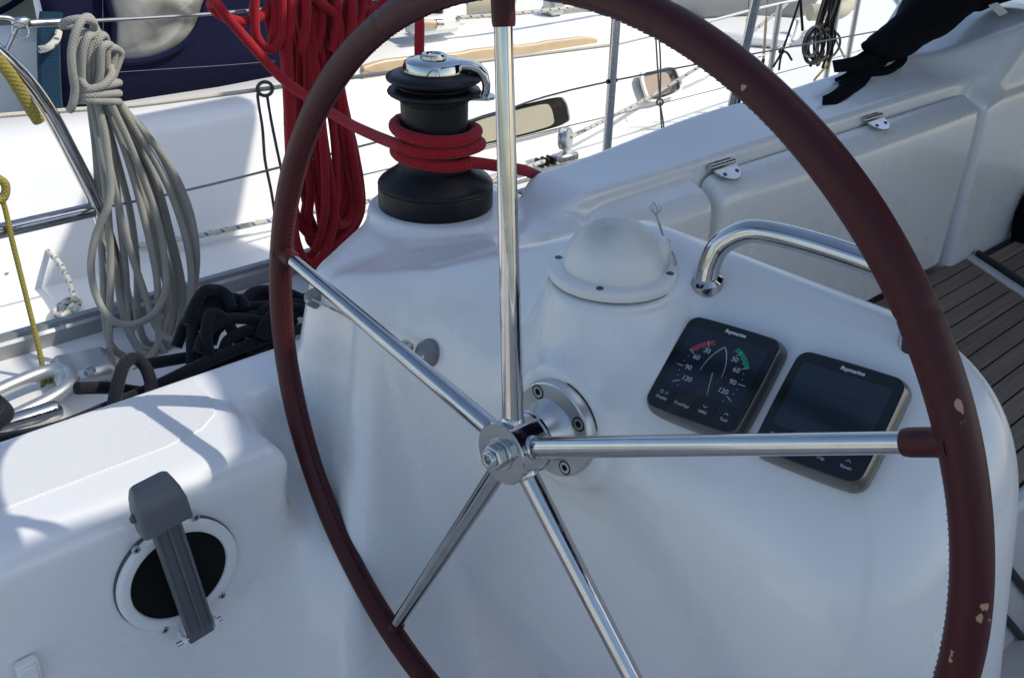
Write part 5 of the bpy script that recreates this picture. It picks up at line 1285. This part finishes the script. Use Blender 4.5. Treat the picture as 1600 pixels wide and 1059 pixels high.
# black ropes on the neighbour's shrouds
br = thing('rope_tangle', 'tangle of black ropes tied to a pale stanchion of the sunlit boat', 'rope', tuple(at(1285, 60, 'Y', NY + .1)))
rr_ = random.Random(11)
for i in range(9):
    x0 = 1275 + 3.2 * i; Yv = NY + .02 + .02 * (i % 4)
    MB().tube(spline([at(x0 + 20, -30, 'Y', Yv), at(x0 + 9, 10, 'Y', Yv), at(x0 + rr_.uniform(-6, 6), 45, 'Y', Yv), at(x0 + rr_.uniform(-14, 6), 80, 'Y', Yv), at(x0 - 4 + rr_.uniform(-12, 8), 100 + rr_.uniform(-10, 18), 'Y', Yv)], 6), .0062, 7).build('strand', rope_black if i % 3 else rope_dgrey, br)
for i in range(5):
    cx_, cy_ = 1268 + 5 * i, 66 + 5 * (i % 3); w_, h_ = 12 + 3 * i, 24 + 4 * (i % 2)
    MB().tube(spline([at(cx_ + w_ * math.cos(a * .63) + .25 * h_ * math.sin(a * .63), cy_ - h_ * math.sin(a * .63), 'Y', NY + .01 * i) for a in range(10)], 5, True), .0055, 7, closed=True).build('loop', rope_black if i % 2 else rope_dgrey, br)
MB().tube(spline([at(1292, 44, 'Y', NY + .02), at(1298, 90, 'Y', NY + .03), at(1272, 126, 'Y', NY + .03)], 6), .005, 7).build('pale_strand', rope_olive, br)
MB().tube(spline([at(1302, 55, 'Y', NY + .15), at(1312, 75, 'Y', NY + .15), at(1322, 95, 'Y', NY + .15)], 6), .005, 7).build('pale_strand', rope_beige, br)
kb = thing('knotted_line', 'thin black line with a knot and two tails left of the rope tangle', 'rope', tuple(at(1221, 80, 'Y', NY)))
MB().tube(spline([at(1256, -20, 'Y', NY), at(1240, 30, 'Y', NY), at(1222, 80, 'Y', NY), at(1208, 105, 'Y', NY)], 6), .0050, 7).build('line', rope_black, kb)
MB().tube(spline([at(1250, -10, 'Y', NY), at(1252, 20, 'Y', NY), at(1254, 48, 'Y', NY)], 6), .0060, 7).build('line', rope_black, kb)
MB().tube(spline([at(1222, 80, 'Y', NY), at(1230, 83, 'Y', NY), at(1237, 94, 'Y', NY)], 6), .0050, 7).build('tail', rope_black, kb)
MB().tube(spline([at(1222, 82, 'Y', NY), at(1219, 95, 'Y', NY), at(1217, 110, 'Y', NY)], 6), .0045, 7).build('tail', rope_black, kb)
MB().tube([at(1221 + 3 * math.cos(a * .6), 80 + 4 * math.sin(a * .6), 'Y', NY + .005 * math.sin(a)) for a in range(24)], .0050, 7).build('knot', rope_black, kb)
for (x, lab) in ((1168, 'thin steel rigging wire crossing in front of the dinghy, left one of two'), (1197, 'thin steel rigging wire crossing in front of the dinghy, right one of two')):
    t = thing('shroud', lab, 'rigging wire', tuple(at(x - 4, 90, 'Y', NY + .2)))
    MB().tube([at(x + 4, -30, 'Y', NY + .2), at(x, 30, 'Y', NY + .2), at(x - 3, 72, 'Y', NY + .2)], .0032, 8).build('wire', wire, t)
    MB().tube([at(x, 30, 'Y', NY + .2), at(x - 4, 92, 'Y', NY + .2)], .0062, 8).build('turnbuckle', wood, t)
    bt_ = at(x - 4, 92, 'Y', NY + .2); MB().tube([bt_, Vector((bt_.x, bt_.y, ZD))], .007, 8).build('toggle', black, t)
# coil and clutter in the neighbour's cockpit
bc = thing('hanging_rope_coil', 'dark blue rope coil hanging in the cockpit beyond the pushpit rail', 'rope', tuple(at(78, 60, 'Y', 3.0)))
for i in range(7):
    x0 = 64 + 4 * i; MB().tube(spline([at(x0 + 4, 20, 'Y', 3.0), at(x0, 60, 'Y', 2.98), at(x0 + 1, 120, 'Y', 2.97), at(x0 + 4, 165 + 4 * (i % 3), 'Y', 2.97), at(x0 + 9, 168, 'Y', 3.0), at(x0 + 8, 110, 'Y', 3.02), at(x0 + 8, 40, 'Y', 3.02)], 6), .011, 9).build('strand', rope_blue, bc)
MB().tube(spline([at(62, 78, 'Y', 2.95), at(76, 74, 'Y', 2.93), at(88, 62, 'Y', 2.95), at(92, 50, 'Y', 2.97)], 6), .010, 9).build('wrap', rope_wht2, bc)
bx_ = thing('cockpit_locker', 'white upright panel standing in the shaded cockpit behind the grey coil', 'locker', tuple(at(100, 160, 'Y', 3.1)))
MB().box(at(104, 110, 'Y', 3.12), (.10, .08, .55), bev=.02).build('post', gel_n, bx_)
MB().box(at(45, 130, 'Y', 3.3), (.36, .10, .36), axes((1, 0, 0), (0, 1, 0), (0, 0, 1)), bev=.05).build('panel', gel_n, bx_)
sc2 = thing('cream_bag', 'cream cloth bag in the far cockpit at the top left corner', 'bag', tuple(at(20, 10, 'Y', 4.2)))
MB().tube(spline([at(-90, 70, 'Y', 4.2), at(-20, 40, 'Y', 4.2), at(40, 5, 'Y', 4.2), at(90, -40, 'Y', 4.2)], 6), [.12] + [.17] * 16 + [.16, .10], 18).build('cloth', curtain2, sc2)
MB().tube(spline([at(-60, 40, 'Y', 4.0), at(0, 18, 'Y', 4.0), at(40, -6, 'Y', 4.0)], 6), .012, 8).build('piping', navy, sc2)
MB().box((.4, 5.6, -.5), (2.4, .1, 1.0), bev=.02).build('far_weathercloth', navy, nb)
